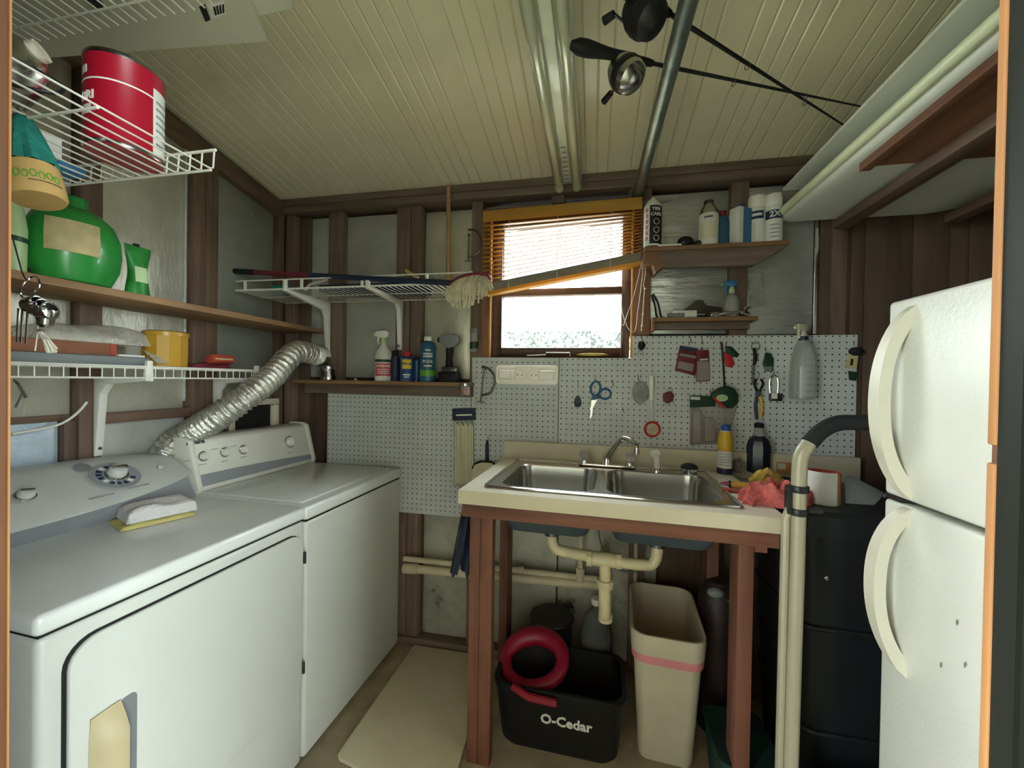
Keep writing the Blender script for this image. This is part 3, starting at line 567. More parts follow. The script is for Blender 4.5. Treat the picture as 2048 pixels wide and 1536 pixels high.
# other things on that shelf
cl = thing('clamp_lamp', 'metal dish clamp lamp lying on the wire shelf by the jamb', 'lamp', (-.99, .46, 1.79))
build(MB().lathe([(.012, .07), (.03, .06), (.05, .03), (.062, .0)], (-.96, .47, 1.85), 24, (.5, .3, .3)), 'dish', 'steel', cl, thick=.001); build(MB().cyl((-.95, .476, 1.86), (-.90, .50, 1.89), .016), 'socket', 'cream_bag', cl)
build(MB().tube(spline([V((-.93, .48, 1.87)), V((-.86, .50, 1.83)), V((-.84, .48, 1.80)), V((-.88, .44, 1.793)), V((-.95, .42, 1.793))], 8), .003, 6), 'lamp_cord', 'blackplastic', cl)
one(fbx(-1.30, -1.06, .50, .62, 1.7895, 1.83), 'paper_stack', 'label_white', 'stack of white paper lying on the wire shelf left of the red can', 'paper', bevel=.002)
one(fbx(-1.32, -1.10, .625, .685, 1.7895, 1.805), 'blue_folder', 'blue_box', 'thin blue folder lying at the lip of the wire shelf', 'folder', bevel=.002)
# hanging float brush
hb = thing('hanging_float', 'teal cloth cone with pale wooden end hanging from the wire shelf on a bead chain', 'float', (-.905, .50, 1.62))
ax = (onY(78, 405, .50)-onY(45, 235, .50)); L = ax.length; ax.normalize(); top = onY(45, 235, .50)
def fl(u, v):
    a = 2*PI*u; r = .011+.020*v**.8+.0035*math.sin(a*9)*v; s = ax.orthogonal().normalized(); t = ax.cross(s)
    return top+ax*(L*.60*v)+(s*math.cos(a)+t*math.sin(a))*r
build(MB().grid(fl, 40, 14, True), 'cloth', 'teal_cloth', hb)
c1 = top+ax*(L*.58); build(MB().lathe([(.027, 0), (.032, .004), (.034, .03), (.035, .055), (.032, .060), (0, .061)], c1, 28, ax), 'wood_end', 'cork', hb)
fdir = V((.3, -1, 0)).normalized(); sd = fdir.cross(ax).normalized(); fdir = ax.cross(sd)*1
nn = (V((0, 0, EYE))-c1); nn = (nn-ax*nn.dot(ax)).normalized(); rr_ = (-ax).cross(nn).normalized()
for k in range(-3, 4):
    a_ = k*.27; n_ = nn*math.cos(a_)+rr_*math.sin(a_); t_ = rr_*math.cos(a_)-nn*math.sin(a_); p = c1+ax*(.030+.002*(k % 2))+n_*.0343
    build(MB().tube([p+t_*.0035*math.cos(q)-ax*.006*math.sin(q) for q in [i*2*PI/12 for i in range(12)]], .0010, 5, True), 'print_mark', 'green_print', hb)
p = [c1+ax*.042+(nn*math.cos(q)+rr_*math.sin(q))*.0346 for q in [-.2+i*.15 for i in range(9)]]; build(MB().tube(p, .0008, 5), 'print_line', 'black_print', hb)
ch = MB()
for i in range(9): ch.ell(top.lerp(onY(22, 190, .50), i/9), .0032, 8, 6)
build(ch, 'bead_chain', 'chrome', hb)
# measuring cups hanging by the jamb
mc = thing('measuring_cups', 'set of nested steel measuring cups hanging on a ring by the left jamb', 'cups', onY(62, 690, .55))
def PY(x, y, Y=.55): return onY(x, y, Y)
rc_ = PY(60, 575); m = MB().tube([rc_+V((math.cos(a), .25*math.sin(a), math.sin(a)))*.021 for a in [i*2*PI/24 for i in range(24)]], .0016, 6, True); build(m, 'ring', 'chrome', mc)
build(MB().tube([PY(24, 470), PY(44, 545), PY(52, 560)], .0012, 5), 'hook_wire', 'steel_dark', mc)
for i, (x, y) in enumerate(((52, 612), (64, 618), (76, 624))):
    c_ = PY(x, y, .555+.004*i); build(MB().lathe([(.008, 0), (.0135, .002), (.0155, .020), (.0168, .021), (.0168, .0225), (.0145, .022), (.0125, .005), (0, .004)], c_, 18, (.8, .2, .12)), 'cup', 'chrome', mc)
for i, (x, y) in enumerate(((35, 650), (43, 652), (53, 654))):
    build(MB().bar(PY(x+2, y-34, .552), PY(x-2, y+34, .552), .005, .0012, (0, 1, 0)), 'cup_handle', 'chrome', mc, bevel=.0004)
build(MB().bar(PY(70, 600, .56), PY(105, 606, .56), .006, .0012), 'cup_handle', 'chrome', mc)
build(MB().lathe([(.006, 0), (.012, .006), (.016, .03), (.015, .034)], PY(88, 655, .57), 16, (.1, 0, 1)), 'cup', 'steel', mc)
rb_ = rc_+V((0, 0, -.0205))
tb = thing('small_whisk', 'small tied white bristle brush hanging under the measuring cups', 'brush', PY(100, 705, .58))
m = MB()
for i in range(16):
    a = (i/15-.5); m.tube([PY(80+10*a, 664, .58+.004*math.sin(i)), PY(92+14*a, 680, .578+.006*math.cos(i)), PY(104+22*a, 702+4*math.sin(i*2), .58)], .0014, 5)
build(m, 'bristles', 'cord_white', tb); build(MB().tube([rb_+V((0, 0, .001)), PY(74, 640, .575), PY(76, 660, .58), PY(70, 702, .58)], .0012, 5), 'cord', 'cord_white', tb); build(MB().ell(PY(81, 662, .58), (.006, .005, .004), 10, 6), 'tie', 'twine', tb)
# top wire shelf with boards
w1 = thing('wire_shelf', 'topmost white wire shelf under the ceiling by the left jamb', 'shelf', (-1.2, .5, 2.125))
m = MB()
for i in range(35): x = -.782-.0254*i; m.tube([(x, YF+.004, 2.125), (x, .70, 2.125)], .0016, 5)
build(m, 'deck_wires', 'wire_white', w1)
build(MB().tube([(-.78, .66, 2.1215), (-1.65, .66, 2.1215)], .0024, 6).tube([(-.78, .32, 2.1215), (-1.65, .32, 2.1215)], .0024, 6), 'rails', 'wire_white', w1)
one(MB().bar((-1.02, .305, 2.1345), (-1.035, .665, 2.1345), .022, .014), 'black_bar', 'blackplastic', 'black flat bar lying on the topmost wire shelf', 'bar', bevel=.003)
zb = 2.147; pts_ = [onZ(533, 83, zb), onZ(499, 0, zb), onZ(440, -150, zb)]
poly = [V((-1.62, .80, zb)), onZ(95, 116, zb), pts_[0], pts_[1], pts_[2]]; poly = [V((min(max(p.x, -1.64), -.3), max(p.y, .33), zb)) for p in poly] + [V((-1.62, .33, zb))]
fb = thing('polystyrene_sheet', 'large off-white sheet with a barcode sticker lying on the topmost wire shelf', 'sheet', (-1.1, .55, zb))
build(MB().prism(poly, (0, 0, .012)), 'sheet', 'cardboard_white', fb)
q = [onZ(x, y, zb-.0008) for x, y in ((398, 14), (410, 9), (421, 40), (411, 44))]; build(MB().prism(q, (0, 0, .0008)), 'sticker_bar', 'black_print', fb)
q = [onZ(x, y, zb-.0006) for x, y in ((413, 8), (448, 2), (452, 28), (424, 38))]; build(MB().prism(q, (0, 0, .0006)), 'sticker', 'label_white', fb)
for k in range(4):
    q = [onZ(x, y, zb-.001) for x, y in ((426+6*k, 14-1.5*k), (430+6*k, 13-1.5*k), (434+5*k, 30-1.5*k), (430+5*k, 31-1.5*k))]; build(MB().prism(q, (0, 0, .0004)), 'barcode_bar', 'black_print', fb)
zb2 = zb+.014; q = [onZ(585, 16, zb2), onZ(512, 33, zb2), onZ(470, -80, zb2), onZ(560, -80, zb2)]
one(MB().prism([V((p.x, max(p.y, .34), zb2)) for p in q], (0, 0, .010)), 'polystyrene_sheet', 'cardboard_white', 'smaller off-white sheet sticking out above the barcode sheet', 'sheet')
# ================================================================== BACK WALL
def XY(px, Y, Z): p = onY(px, 763-(Z-EYE)*400, Y); return V((p.x, Y, Z))
def PB(px, py, Y=BW-.004): return onY(px, py, Y)
def spray_head(par, c, s, mt, mt2, dx=-1, yaw=0):
    """trigger sprayer on top of a bottle neck at c; nozzle towards dx"""
    M = Matrix.Translation(c) @ Matrix.Rotation(yaw, 4, 'Z') @ Matrix.Scale(s, 4)
    build(MB().lathe([(.013, 0), (.0135, .014), (.011, .016), (.008, .028)], (0, 0, 0), 16).xf(M), 'collar', mt2, par)
    pr = [(dx*.040, .034), (dx*.040, .046), (dx*.030, .056), (-dx*.012, .060), (-dx*.024, .050), (-dx*.022, .036), (-dx*.008, .026), (dx*.010, .026), (dx*.016, .034)]
    build(MB().prism([(x, -.009, z) for x, z in pr], (0, .018, 0)).xf(M), 'sprayer_head', mt, par, bevel=.003*s)
    build(MB().prism([(x, -.005, z) for x, z in [(dx*.018, .036), (dx*.026, .036), (dx*.030, .015), (dx*.024, -.004), (dx*.020, -.002), (dx*.022, .015)]], (0, .010, 0)).xf(M), 'trigger', mt, par, bevel=.0015*s)
    build(MB().cyl((dx*.040, 0, .040), (dx*.048, 0, .040), .006, n=10).xf(M), 'nozzle', mt2, par)
def can(name, label, c, r, h, mt, cap=None, capr=.8, caph=.03, nozzle=None, cat='can', dome=.25, group=None):
    t = thing(name, label, cat, c, group)
    build(MB().lathe([(r*.94, 0), (r, .003), (r, h-r*dome*1.2), (r*.96, h-r*dome), (r*.62, h), (0, h)], c, 28), 'body', mt, t)
    build(MB().lathe([(r*.97, -.0002), (r*1.03, .002), (r*1.0, .005)], c, 28), 'bottom_rim', 'steel', t)
    if cap: build(MB().lathe([(r*capr, h-r*dome), (r*capr, h-r*dome+caph*.92), (r*capr*.92, h-r*dome+caph), (0, h-r*dome+caph)], c, 24), 'cap', cap, t, smooth=40)
    if nozzle: build(MB().lathe([(r*.3, h-.001), (r*.28, h+.012), (r*.15, h+.016), (0, h+.016)], c, 12), 'nozzle', nozzle, t)
    return t
def wrap(par, c, r, a0, a1, z0, z1, nm, mt, th=.0008):
    fd_ = (V((0, 0, 0))-V((c.x, c.y, 0))).normalized(); r0 = math.atan2(fd_.y, fd_.x)
    def fn(u, v):
        a = r0+math.radians(a0+(a1-a0)*u); return V((c.x+(r+.0005)*math.cos(a), c.y+(r+.0005)*math.sin(a), c.z+z0+(z1-z0)*v))
    return build(MB().grid(fn, max(4, int(abs(a1-a0)/9)), 1), nm, mt, par, thick=th)
def ctext(par, s, size, c, r, z, mt, ang=0, vert=False, bold=.0005):
    fd_ = (V((0, 0, 0))-V((c.x, c.y, 0))).normalized(); q = Quaternion((0, 0, 1), math.radians(ang)); rd_ = q @ V((-fd_.y, fd_.x, 0))
    return text(s, size, c+V((0, 0, z)), rd_, (0, 0, 1), mt, par, warp=(c, r+.001), bold=bold, depth=.0004)
# ---- wire shelf on the back wall
zs = onY(700, 573, 1.6).z
w3 = thing('wire_shelf', 'white wire shelf on two angled brackets on the back wall left of the window', 'shelf', (-1.08, 1.75, zs))
build(wire_deck('x', -1.655, -.50, 1.60, 1.905, zs, .0254, .0016), 'deck_wires', 'wire_white', w3)
m = MB().tube([(-1.655, 1.60, zs+.042), (-.50, 1.60, zs+.042)], .0032, 6).tube([(-1.655, 1.598, zs), (-.50, 1.598, zs)], .003, 6)
build(m, 'front_rails', 'wire_white', w3)
for px in (490, 603, 724, 853): x = XY(px, 1.6, zs).x; build(fbx(x-.006, x+.006, 1.596, 1.604, zs-.003, zs+.045), 'lip_post', 'wire_white', w3, bevel=.001)
for x, zf in ((-1.387, 1.483), (-.972, 1.505)):
    br = build(MB().prism([(x-.012, 1.909, zf), (x-.012, 1.898, zf), (x-.012, 1.878, zf+.2), (x-.012, 1.862, zf+.225), (x-.012, 1.60, zs-.012), (x-.012, 1.60, zs-.002), (x-.012, 1.909, zs-.004)], (.024, 0, 0)), 'bracket', 'wire_white', w3, bevel=.003)
    for z in (zf+.02, zf+.20): build(MB().cyl((x, 1.890, z), (x, 1.883, z), .005, n=8), 'screw', 'steel_dark', br)
    build(fbx(x-.009, x+.009, 1.592, 1.606, zs-.012, zs+.04), 'lip_clip', 'wire_white', w3, bevel=.002)
# mop on the shelf
mp = thing('string_mop', 'string mop lying on the wire shelf with its white head hanging over the end', 'mop', (-.9, 1.66, zs))
h0, h1 = onY(440, 541, 1.63), onY(905, 566, 1.585)
ln = lambda t: h0.lerp(h1, t)
build(MB().cyl(ln(0), ln(.17), .013), 'grip', 'black_matte', mp); build(MB().cyl(ln(.17), ln(.42), .011), 'handle_sleeve', 'maroon', mp); build(MB().cyl(ln(.42), ln(1), .012), 'handle', 'navy', mp)
arc = spline([onY(900, 572, 1.575), onY(915, 558, 1.565), onY(945, 549, 1.56), onY(972, 551, 1.565), onY(980, 562, 1.57)], 8)
build(MB().tube(arc, .009, 10), 'head_band', 'maroon', mp)
low = spline([onY(899, 604, 1.58), onY(912, 614, 1.57), onY(935, 616, 1.56), onY(962, 601, 1.555), onY(984, 578, 1.56)], 8)
m = MB(); rnd = random.Random(4)
for k in range(62):
    t = k/61; a = arc[min(int(t*(len(arc)-1)), len(arc)-1)]; b = low[min(int(t*(len(low)-1)), len(low)-1)]
    f = .62+.38*abs(2*t-1) if (k % 3) else 1.0
    b = a.lerp(b, f)+V((rnd.uniform(-.006, .006), rnd.uniform(-.012, .006), rnd.uniform(-.006, .006))); mid = a.lerp(b, .5)+V((rnd.uniform(-.006, .006), -.022+rnd.uniform(-.008, .008), 0))
    m.tube(spline([a, mid, b], 4), .0036, 5)
build(m, 'strings', 'mop_string', mp)
one(fbx(XY(658, 1.78, zs).x, XY(850, 1.78, zs).x, 1.70, 1.86, zs+.004, zs+.038), 'flat_case', 'navy', 'long dark blue flat case lying on the back wire shelf behind the mop handle', 'case', bevel=.004)
one(slab(XY(570, 1.70, zs+.003), V((.05, 0, 0)), V((0, .05, 0)), .03, .3, 21), 'folded_cloth', 'teal_cloth', 'small teal cloth folded on the left of the back wire shelf', 'cloth')
one(MB().tube(spline([onY(610, 580, 1.72), onY(622, 568, 1.71), onY(645, 562, 1.70), onY(662, 552, 1.69)], 8), .006, 8), 'curved_hanger', 'wire_white', 'curved white plastic strip resting on the back wire shelf', 'strip')
one(MB().bar(onY(812, 541, 1.64), onY(836, 556, 1.615), .012, .012), 'wood_stick', 'pale_wood', 'short pale wood stick lying across the back wire shelf lip', 'stick')
t = onY(897, 372, 1.87); b = onY(897.5, 556, 1.87); b.z = zs+.003
one(MB().cyl(b, V((t.x, 1.87, t.z)), .0105, n=14), 'wooden_dowel', 'dowel_wood', 'upright wooden dowel standing on the back wire shelf against the top plate', 'dowel')
# ---- clamps and little hanging things on the window studs
def cclamp(name, label, pts, Y, r, screw, mt):
    t = thing(name, label, 'clamp', onY(*pts[-1], Y)); build(MB().tube(spline([onY(x, y, Y) for x, y in pts], 6), r, 8), 'frame', mt, t)
    a, b = onY(*screw[0], Y), onY(*screw[1], Y); build(MB().cyl(a, b, r*.8, n=8), 'screw', 'steel_dark', t); d = (b-a).normalized().cross(V((0, 1, 0)))
    build(MB().cyl(b-d*.02, b+d*.02, r*.5, n=6), 'crossbar', 'steel_dark', t); build(MB().cyl(a-(b-a).normalized()*.004, a+(b-a).normalized()*.004, r*1.8, n=10), 'pad', mt, t)
    return t
cclamp('c_clamp', 'dark steel C-clamp hanging on the stud beside the window blind', [(936, 459), (952, 461), (961, 476), (962, 494), (954, 508), (938, 514)], 1.895, .0045, [(938, 470), (936, 522)], 'steel_dark')
cclamp('c_clamp', 'dark steel C-clamp hanging on the pegboard left of the white hook rack', [(964, 733), (978, 738), (988, 752), (989, 768), (980, 786), (962, 791)], 1.890, .0055, [(968, 738), (961, 804)], 'steel_dark')
sp = thing('spool_tube', 'small clear tube with green label hung on the stud below the window blind', 'tube', PB(948, 705, 1.89))
build(MB().cyl(PB(948, 704, 1.886), PB(948, 664, 1.886), .020, n=18), 'tube', 'clear_plastic', sp); build(MB().cyl(PB(948, 698, 1.8855), PB(948, 684, 1.8855), .0208, n=18), 'label', 'dark_green', sp); build(MB().cyl(PB(948, 664, 1.886), PB(948, 658, 1.886), .021, n=18), 'lid', 'grey_plastic', sp)
# ---- wooden ledge over the left pegboard
zl = 1.345
lg = thing('wooden_ledge', 'narrow wooden ledge on the back wall above the left pegboard', 'shelf', (-1.05, 1.86, 1.276))
build(fbx(-1.535, -.575, 1.822, 1.908, zl-.018, zl), 'ledge_board', 'shelf_wood_x', lg, bevel=.002); build(fbx(-1.50, -.578, 1.872, 1.9085, 1.276, zl-.018), 'ledge_apron', 'stud_x', lg, bevel=.002)
c = XY(656, 1.855, zl); t = thing('metal_tin', 'small shiny metal tin standing alone on the ledge below the bracket', 'tin', c)
build(MB().lathe([(.032, 0), (.036, .003), (.036, .054), (.038, .057), (.038, .062), (.034, .063)], c, 24), 'body', 'chrome', t); build(MB().lathe([(.0375, .060), (.0375, .070), (.032, .074), (0, .074)], c, 24), 'lid', 'steel', t); wrap(t, c, .036, -60, 10, .015, .045, 'label', 'steel_dark')
one(MB().ell(XY(711, 1.85, zl+.006), (.010, .008, .006), 8, 6), 'paper_scrap', 'label_white', 'tiny crumpled white scrap on the wooden ledge', 'scrap')
c = XY(766, 1.862, zl); t = thing('spray_bottle', 'white trigger spray bottle with pink lettering on the wooden ledge', 'bottle', c)
build(MB().lathe([(.036, 0), (.041, .006), (.041, .12), (.034, .15), (.019, .172), (.015, .178), (.015, .19)], c, 26), 'body', 'label_white', t); spray_head(t, c+V((0, 0, .186)), 1.15, 'white_plastic', 'pale_green', -1)
wrap(t, c, .041, -75, 75, .020, .108, 'label', 'label_white'); 
wrap(t, c, .0415, -70, 70, .094, .108, 'label_band', 'dark_green'); wrap(t, c, .0415, -62, 62, .026, .088, 'label_field', 'pink_print')
ctext(t, 'AWESOME', .0165, c, .0425, .074, 'label_white')
for z in (.056, .046, .036): wrap(t, c, .0422, -45, 45, z, z+.0045, 'print_line', 'label_white')
c = XY(790, 1.88, zl); can('aerosol_can', 'dark aerosol can half hidden behind the pink-lettered spray bottle', c, .022, .13, 'blue_dark', 'black_matte', .7, .03)
c = XY(813, 1.855, zl); t = can('aerosol_can', 'blue aerosol can with yellow shield label and red top on the ledge', c, .033, .125, 'blue_can', 'red_print', .55, .03)
fdx = wrap(t, c, .033, -42, 42, .062, .108, 'label', 'yellow_print'); ctext(t, 'WD-40', .017, c, .0345, .086, 'blue_can'); wrap(t, c, .033, -32, 32, .03, .036, 'print_line', 'white_print'); wrap(t, c, .033, -24, 24, .02, .024, 'print_line', 'white_print')
c = XY(833, 1.885, zl); can('aerosol_can', 'slim blue can behind the yellow-labelled can on the ledge', c, .020, .11, 'blue_can', 'navy', .7, .02)
c = XY(855, 1.858, zl); t = thing('pool_bottle', 'tall teal-blue bottle with white cap lettered POOL on the ledge', 'bottle', c)
build(MB().lathe([(.034, 0), (.039, .005), (.039, .165), (.034, .188), (.020, .2), (.018, .204)], c, 26), 'body', 'blue_bottle', t); build(MB().lathe([(.0205, .198), (.0205, .22), (.018, .222), (0, .222)], c, 20), 'cap', 'label_white', t); build(MB().lathe([(.0393, .028), (.0397, .03), (.0397, .055), (.0393, .057)], c, 26), 'band', 'green_print', t)
ctext(t, 'POOL', .020, c, .0395, .098, 'label_white')
for z, w_ in ((.150, 20), (.132, 34), (.120, 34), (.074, 28)): wrap(t, c, .0392, -w_, w_, z, z+.007, 'print_line', 'label_white')
# cordless drill standing on its battery
c = XY(899, 1.85, zl); t = thing('cordless_drill', 'dark grey cordless drill standing upright on its battery at the ledge end', 'drill', c)
build(fbx(c.x-.048, c.x+.048, 1.812, 1.888, zl, zl+.05), 'battery', 'black_matte', t, bevel=.01, seg=3); build(fbx(c.x-.035, c.x+.046, 1.822, 1.878, zl+.048, zl+.075), 'battery_neck', 'steel_dark', t, bevel=.008)
build(MB().tube([(c.x-.002, 1.85, zl+.07), (c.x-.004, 1.85, zl+.115), (c.x, 1.85, zl+.17)], [.020, .016, .020], 14), 'handle', 'black_matte', t)
pr = [(-.030, .180), (-.050, .195), (-.052, .214), (-.035, .228), (.0, .236), (.030, .232), (.048, .214), (.048, .190), (.030, .176), (0, .160), (-.015, .165)]
build(MB().prism([(c.x+x, 1.826, zl+z) for x, z in pr], (0, .048, 0)), 'motor_housing', 'grey_plastic', t, bevel=.010, seg=3); build(MB().cyl((c.x-.05, 1.85, zl+.206), (c.x-.062, 1.85, zl+.204), .014, .010), 'chuck', 'black_matte', t)
c = V((XY(929, 1.80, 1.28).x, 1.806, 1.285)); t = thing('small_jar', 'small pink-filled jar with steel lid clipped to the front of the ledge', 'jar', c)
build(MB().lathe([(.020, 0), (.023, .003), (.023, .040), (.021, .046)], c, 20), 'glass', 'clear_plastic', t); build(MB().lathe([(.019, .002), (.020, .004), (.020, .036), (0, .037)], c, 18), 'filling', 'pink_towel', t); build(MB().lathe([(.0245, .044), (.0245, .056), (.022, .058), (0, .058)], c, 20), 'lid', 'steel', t)
# ---- wooden blind
zt0, zt1 = onY(968, 436, 1.872).z, onY(1283, 409, 1.872).z; xl, xr = onY(968, 500, 1.872).x, onY(1282, 470, 1.872).x
zb0, zb1 = onY(975, 570, 1.872).z, onY(1282, 506, 1.872).z
bl = thing('window_blind', 'golden wooden slat blind over the window with its bottom rail hanging crooked', 'blind', ((xl+xr)/2, 1.872, zb0-.05))
def slatmesh(za, zb_, w, th, tilt, mt, nm, x0=xl, x1=xr, yc=1.872):
    m = MB(); dy, dz = math.cos(tilt)*w/2, math.sin(tilt)*w/2
    for x, z in ((x0, za), (x1, zb_)):
        for s1, s2 in ((-1, -1), (1, -1), (1, 1), (-1, 1)): m.v.append(V((x, yc+s1*dy, z+s1*dz+s2*th/2)))
    m.f = [(0, 1, 2, 3), (7, 6, 5, 4), (0, 4, 5, 1), (1, 5, 6, 2), (2, 6, 7, 3), (3, 7, 4, 0)]; return build(m, nm, mt, bl)
slatmesh(zt0+.008, zt1+.008, .05, .03, 0, 'blind_wood', 'head_rail'); slatmesh(zt0-.006, zt1-.006, .004, .05, 0, 'blind_wood', 'valance', yc=1.845)
NS = 13
for i in range(NS):
    t = (i+1)/(NS+1); t2 = t**1.0; slatmesh(zt0-.018+(zb0-zt0+.02)*t2, zt1-.018+(zb1-zt1+.02)*t2, .040, .0026, .20, 'blind_wood', 'slat')
for i in range(9): slatmesh(zb0-.003-.0042*i, zb1-.003-.0042*i, .046+.002*math.sin(i*2), .0034, .02, 'grey_rail', 'stacked_slat')
slatmesh(zb0-.048, zb1-.048, .048, .015, 0, 'blind_wood', 'bottom_rail')
for px in (1018, 1115, 1222): 
    x = onY(px, 480, 1.848).x; u = (x-xl)/(xr-xl); build(MB().tube([(x, 1.847, zt0+(zt1-zt0)*u), (x, 1.847, zb0+(zb1-zb0)*u-.05)], .0012, 5), 'ladder_cord', 'cord_white', bl)
def cordp(lst, Y=1.845): return spline([onY(x, y, Y) for x, y in lst], 6)
build(MB().tube(cordp([(1285, 514), (1280, 540), (1268, 590), (1256, 625), (1248, 648), (1243, 651)]), .0016, 5).tube(cordp([(1287, 514), (1284, 560), (1276, 620), (1272, 655), (1266, 664), (1256, 656), (1246, 630), (1243, 612)]), .0016, 5), 'lift_cord', 'cord_white', bl)
build(MB().tube(cordp([(1289, 514), (1291, 545), (1287, 570), (1289, 578), (1287, 610), (1284, 650), (1283, 662)]), .0018, 5).ell(onY(1290, 577, 1.845), .005, 8, 6).ell(onY(1286, 628, 1.845), .004, 8, 6).ell(onY(1284, 652, 1.845), .0045, 8, 6), 'knotted_cord', 'cord_white', bl)
# ---- upper shelf right of the window
zu = 1.938
us = thing('wall_shelf', 'dark wooden shelf with an angled end holding spray cans right of the window', 'shelf', (.48, 1.85, 1.845))
build(fbx(.203, .76, 1.80, 1.93, zu-.018, zu), 'shelf_board', 'shelf_wood_x', us, bevel=.002)
build(MB().prism([(.215, 1.802, zu-.019), (.757, 1.802, zu-.019), (.632, 1.802, 1.843), (.265, 1.802, 1.848)], (0, .034, 0)), 'front_apron', 'stud_x', us, bevel=.002)
build(fbx(.198, .262, 1.80, 1.90, 1.862, zu-.02), 'end_block', 'casing_wood', us, bevel=.002); build(MB().prism([(.235, 1.801, 1.868), (.295, 1.801, 1.868), (.25, 1.801, 1.825)], (0, .09, 0)), 'end_brace', 'casing_wood', us, bevel=.002)
c = V((.236, 1.835, zu)); c.x = onY(1305, 450, 1.835).x; t = can('aerosol_can', 'tall white and black tire-care spray can at the left end of the upper shelf', c, .037, .205, 'label_white', None, nozzle='white_plastic', dome=.6)
wrap(t, c, .037, -18, 95, .012, .175, 'label', 'black_print')
for s, z in (('TIRE', .158), ('CARE', .136)): ctext(t, s, .019, c, .0385, z, 'label_white', 22, bold=.0005)
for z in (.105, .070, .036):
    fd_ = (V((0, 0, 0))-V((c.x, c.y, 0))).normalized(); q = Quaternion((0, 0, 1), math.radians(25)) @ fd_; rd_ = Quaternion((0, 0, 1), PI/2) @ q
    ctr = c+q*.0375+V((0, 0, z)); build(MB().tube([ctr+rd_*math.cos(a)*.012+V((0, 0, 1))*math.sin(a)*.012+q*.001 for a in [i*2*PI/18 for i in range(18)]], .0012, 5, True), 'printed_ring', 'label_white', t)
for k in range(6): wrap(t, c, .0372, -48, -32, .150-.024*k, .164-.024*k, 'print_mark', 'red_print'); wrap(t, c, .0380, -43, -37, .154-.024*k, .160-.024*k, 'print_mark', 'label_white')
one(MB().box(onY(1314, 480, 1.82).x, onY(1362, 480, 1.82).x, 1.803, 1.85, zu+.0005, zu+.008), 'flat_tool', 'white_plastic', 'flat pale plastic strip at the front edge of the upper shelf', 'strip', bevel=.002)
c = XY(1376, 1.85, zu+.0005); t = thing('tape_gun', 'small black rounded gadget lying on the upper shelf beside the white bottle', 'gadget', c)
build(MB().ell(c+V((-.012, 0, .026)), (.034, .022, .026), 16, 10), 'body', 'blackplastic', t); build(MB().ell(c+V((.042, 0, .016)), (.022, .02, .016), 14, 8), 'knob', 'blackplastic', t); build(MB().cyl(c+V((-.03, -.012, .006)), c+V((.04, -.012, .006)), .005, n=8), 'bar', 'steel_dark', t)
c = XY(1415, 1.855, zu); t = thing('metal_flask', 'white-labelled metal-topped bottle on the upper shelf', 'bottle', c)
build(MB().lathe([(.036, 0), (.040, .004), (.040, .135), (.036, .152), (.022, .176), (.018, .184)], c, 26), 'body', 'label_white', t); build(MB().lathe([(.0395, .137), (.0362, .1535), (.0222, .1775), (.0185, .184)], c, 26), 'shoulder', 'steel', t); build(MB().lathe([(.019, .182), (.019, .198), (.016, .2), (0, .2)], c, 18), 'cap', 'steel_dark', t)
wrap(t, c, .040, -50, 50, .03, .10, 'label', 'fascia'); wrap(t, c, .0402, -24, 24, .116, .123, 'print_line', 'steel_dark')
c = XY(1443, 1.87, zu); t = thing('blue_bottle', 'dark blue round bottle between the white bottle and the carton', 'bottle', c)
build(MB().lathe([(.027, 0), (.031, .004), (.031, .105), (.026, .125), (.014, .135)], c, 22), 'body', 'blue_bottle', t); build(MB().lathe([(.016, .13), (.016, .156), (0, .156)], c, 16), 'cap', 'red_dark', t)
c = XY(1478, 1.85, zu); t = thing('tin_carton', 'square white and blue tin with narrow spout on the upper shelf', 'tin', c, rz=math.radians(32))
M = MTX[t]; build(fbx(-.034, .034, -.026, .026, 0, .155).xf(M), 'body', 'label_white', t, bevel=.004); build(fbx(.0335, .0352, -.0255, .0255, .003, .152).xf(M), 'blue_face', 'blue_box', t); build(fbx(-.012, .034, -.0268, -.0258, .003, .152).xf(M), 'blue_face', 'blue_box', t); build(MB().lathe([(.010, .155), (.010, .172), (0, .172)], (0, 0, 0), 12).xf(M), 'spout_cap', 'blue_cap', t)
c = XY(1512, 1.868, zu); t = can('aerosol_can', 'taller white-capped spray paint can beside the blue tin', c, .036, .165, 'label_white', 'white_plastic', .97, .05)
wrap(t, c, .036, -40, 40, .105, .138, 'label', 'blue_dark'); wrap(t, c, .0366, -30, 30, .117, .128, 'print_line', 'label_white'); wrap(t, c, .036, -40, -8, .02, .09, 'label', 'fascia')
c = XY(1545, 1.845, zu); t = can('aerosol_can', 'white spray can lettered 2X on a navy band, last on the upper shelf', c, .033, .158, 'label_white', 'white_plastic', .97, .05)
wrap(t, c, .033, -70, 60, .095, .13, 'label', 'blue_dark'); ctext(t, '2X', .032, c, .0345, .112, 'label_white', 8, bold=.001)
for k in range(4): wrap(t, c, .033, -20, 40, .02+.016*k, .024+.016*k, 'print_line', 'console_dark')
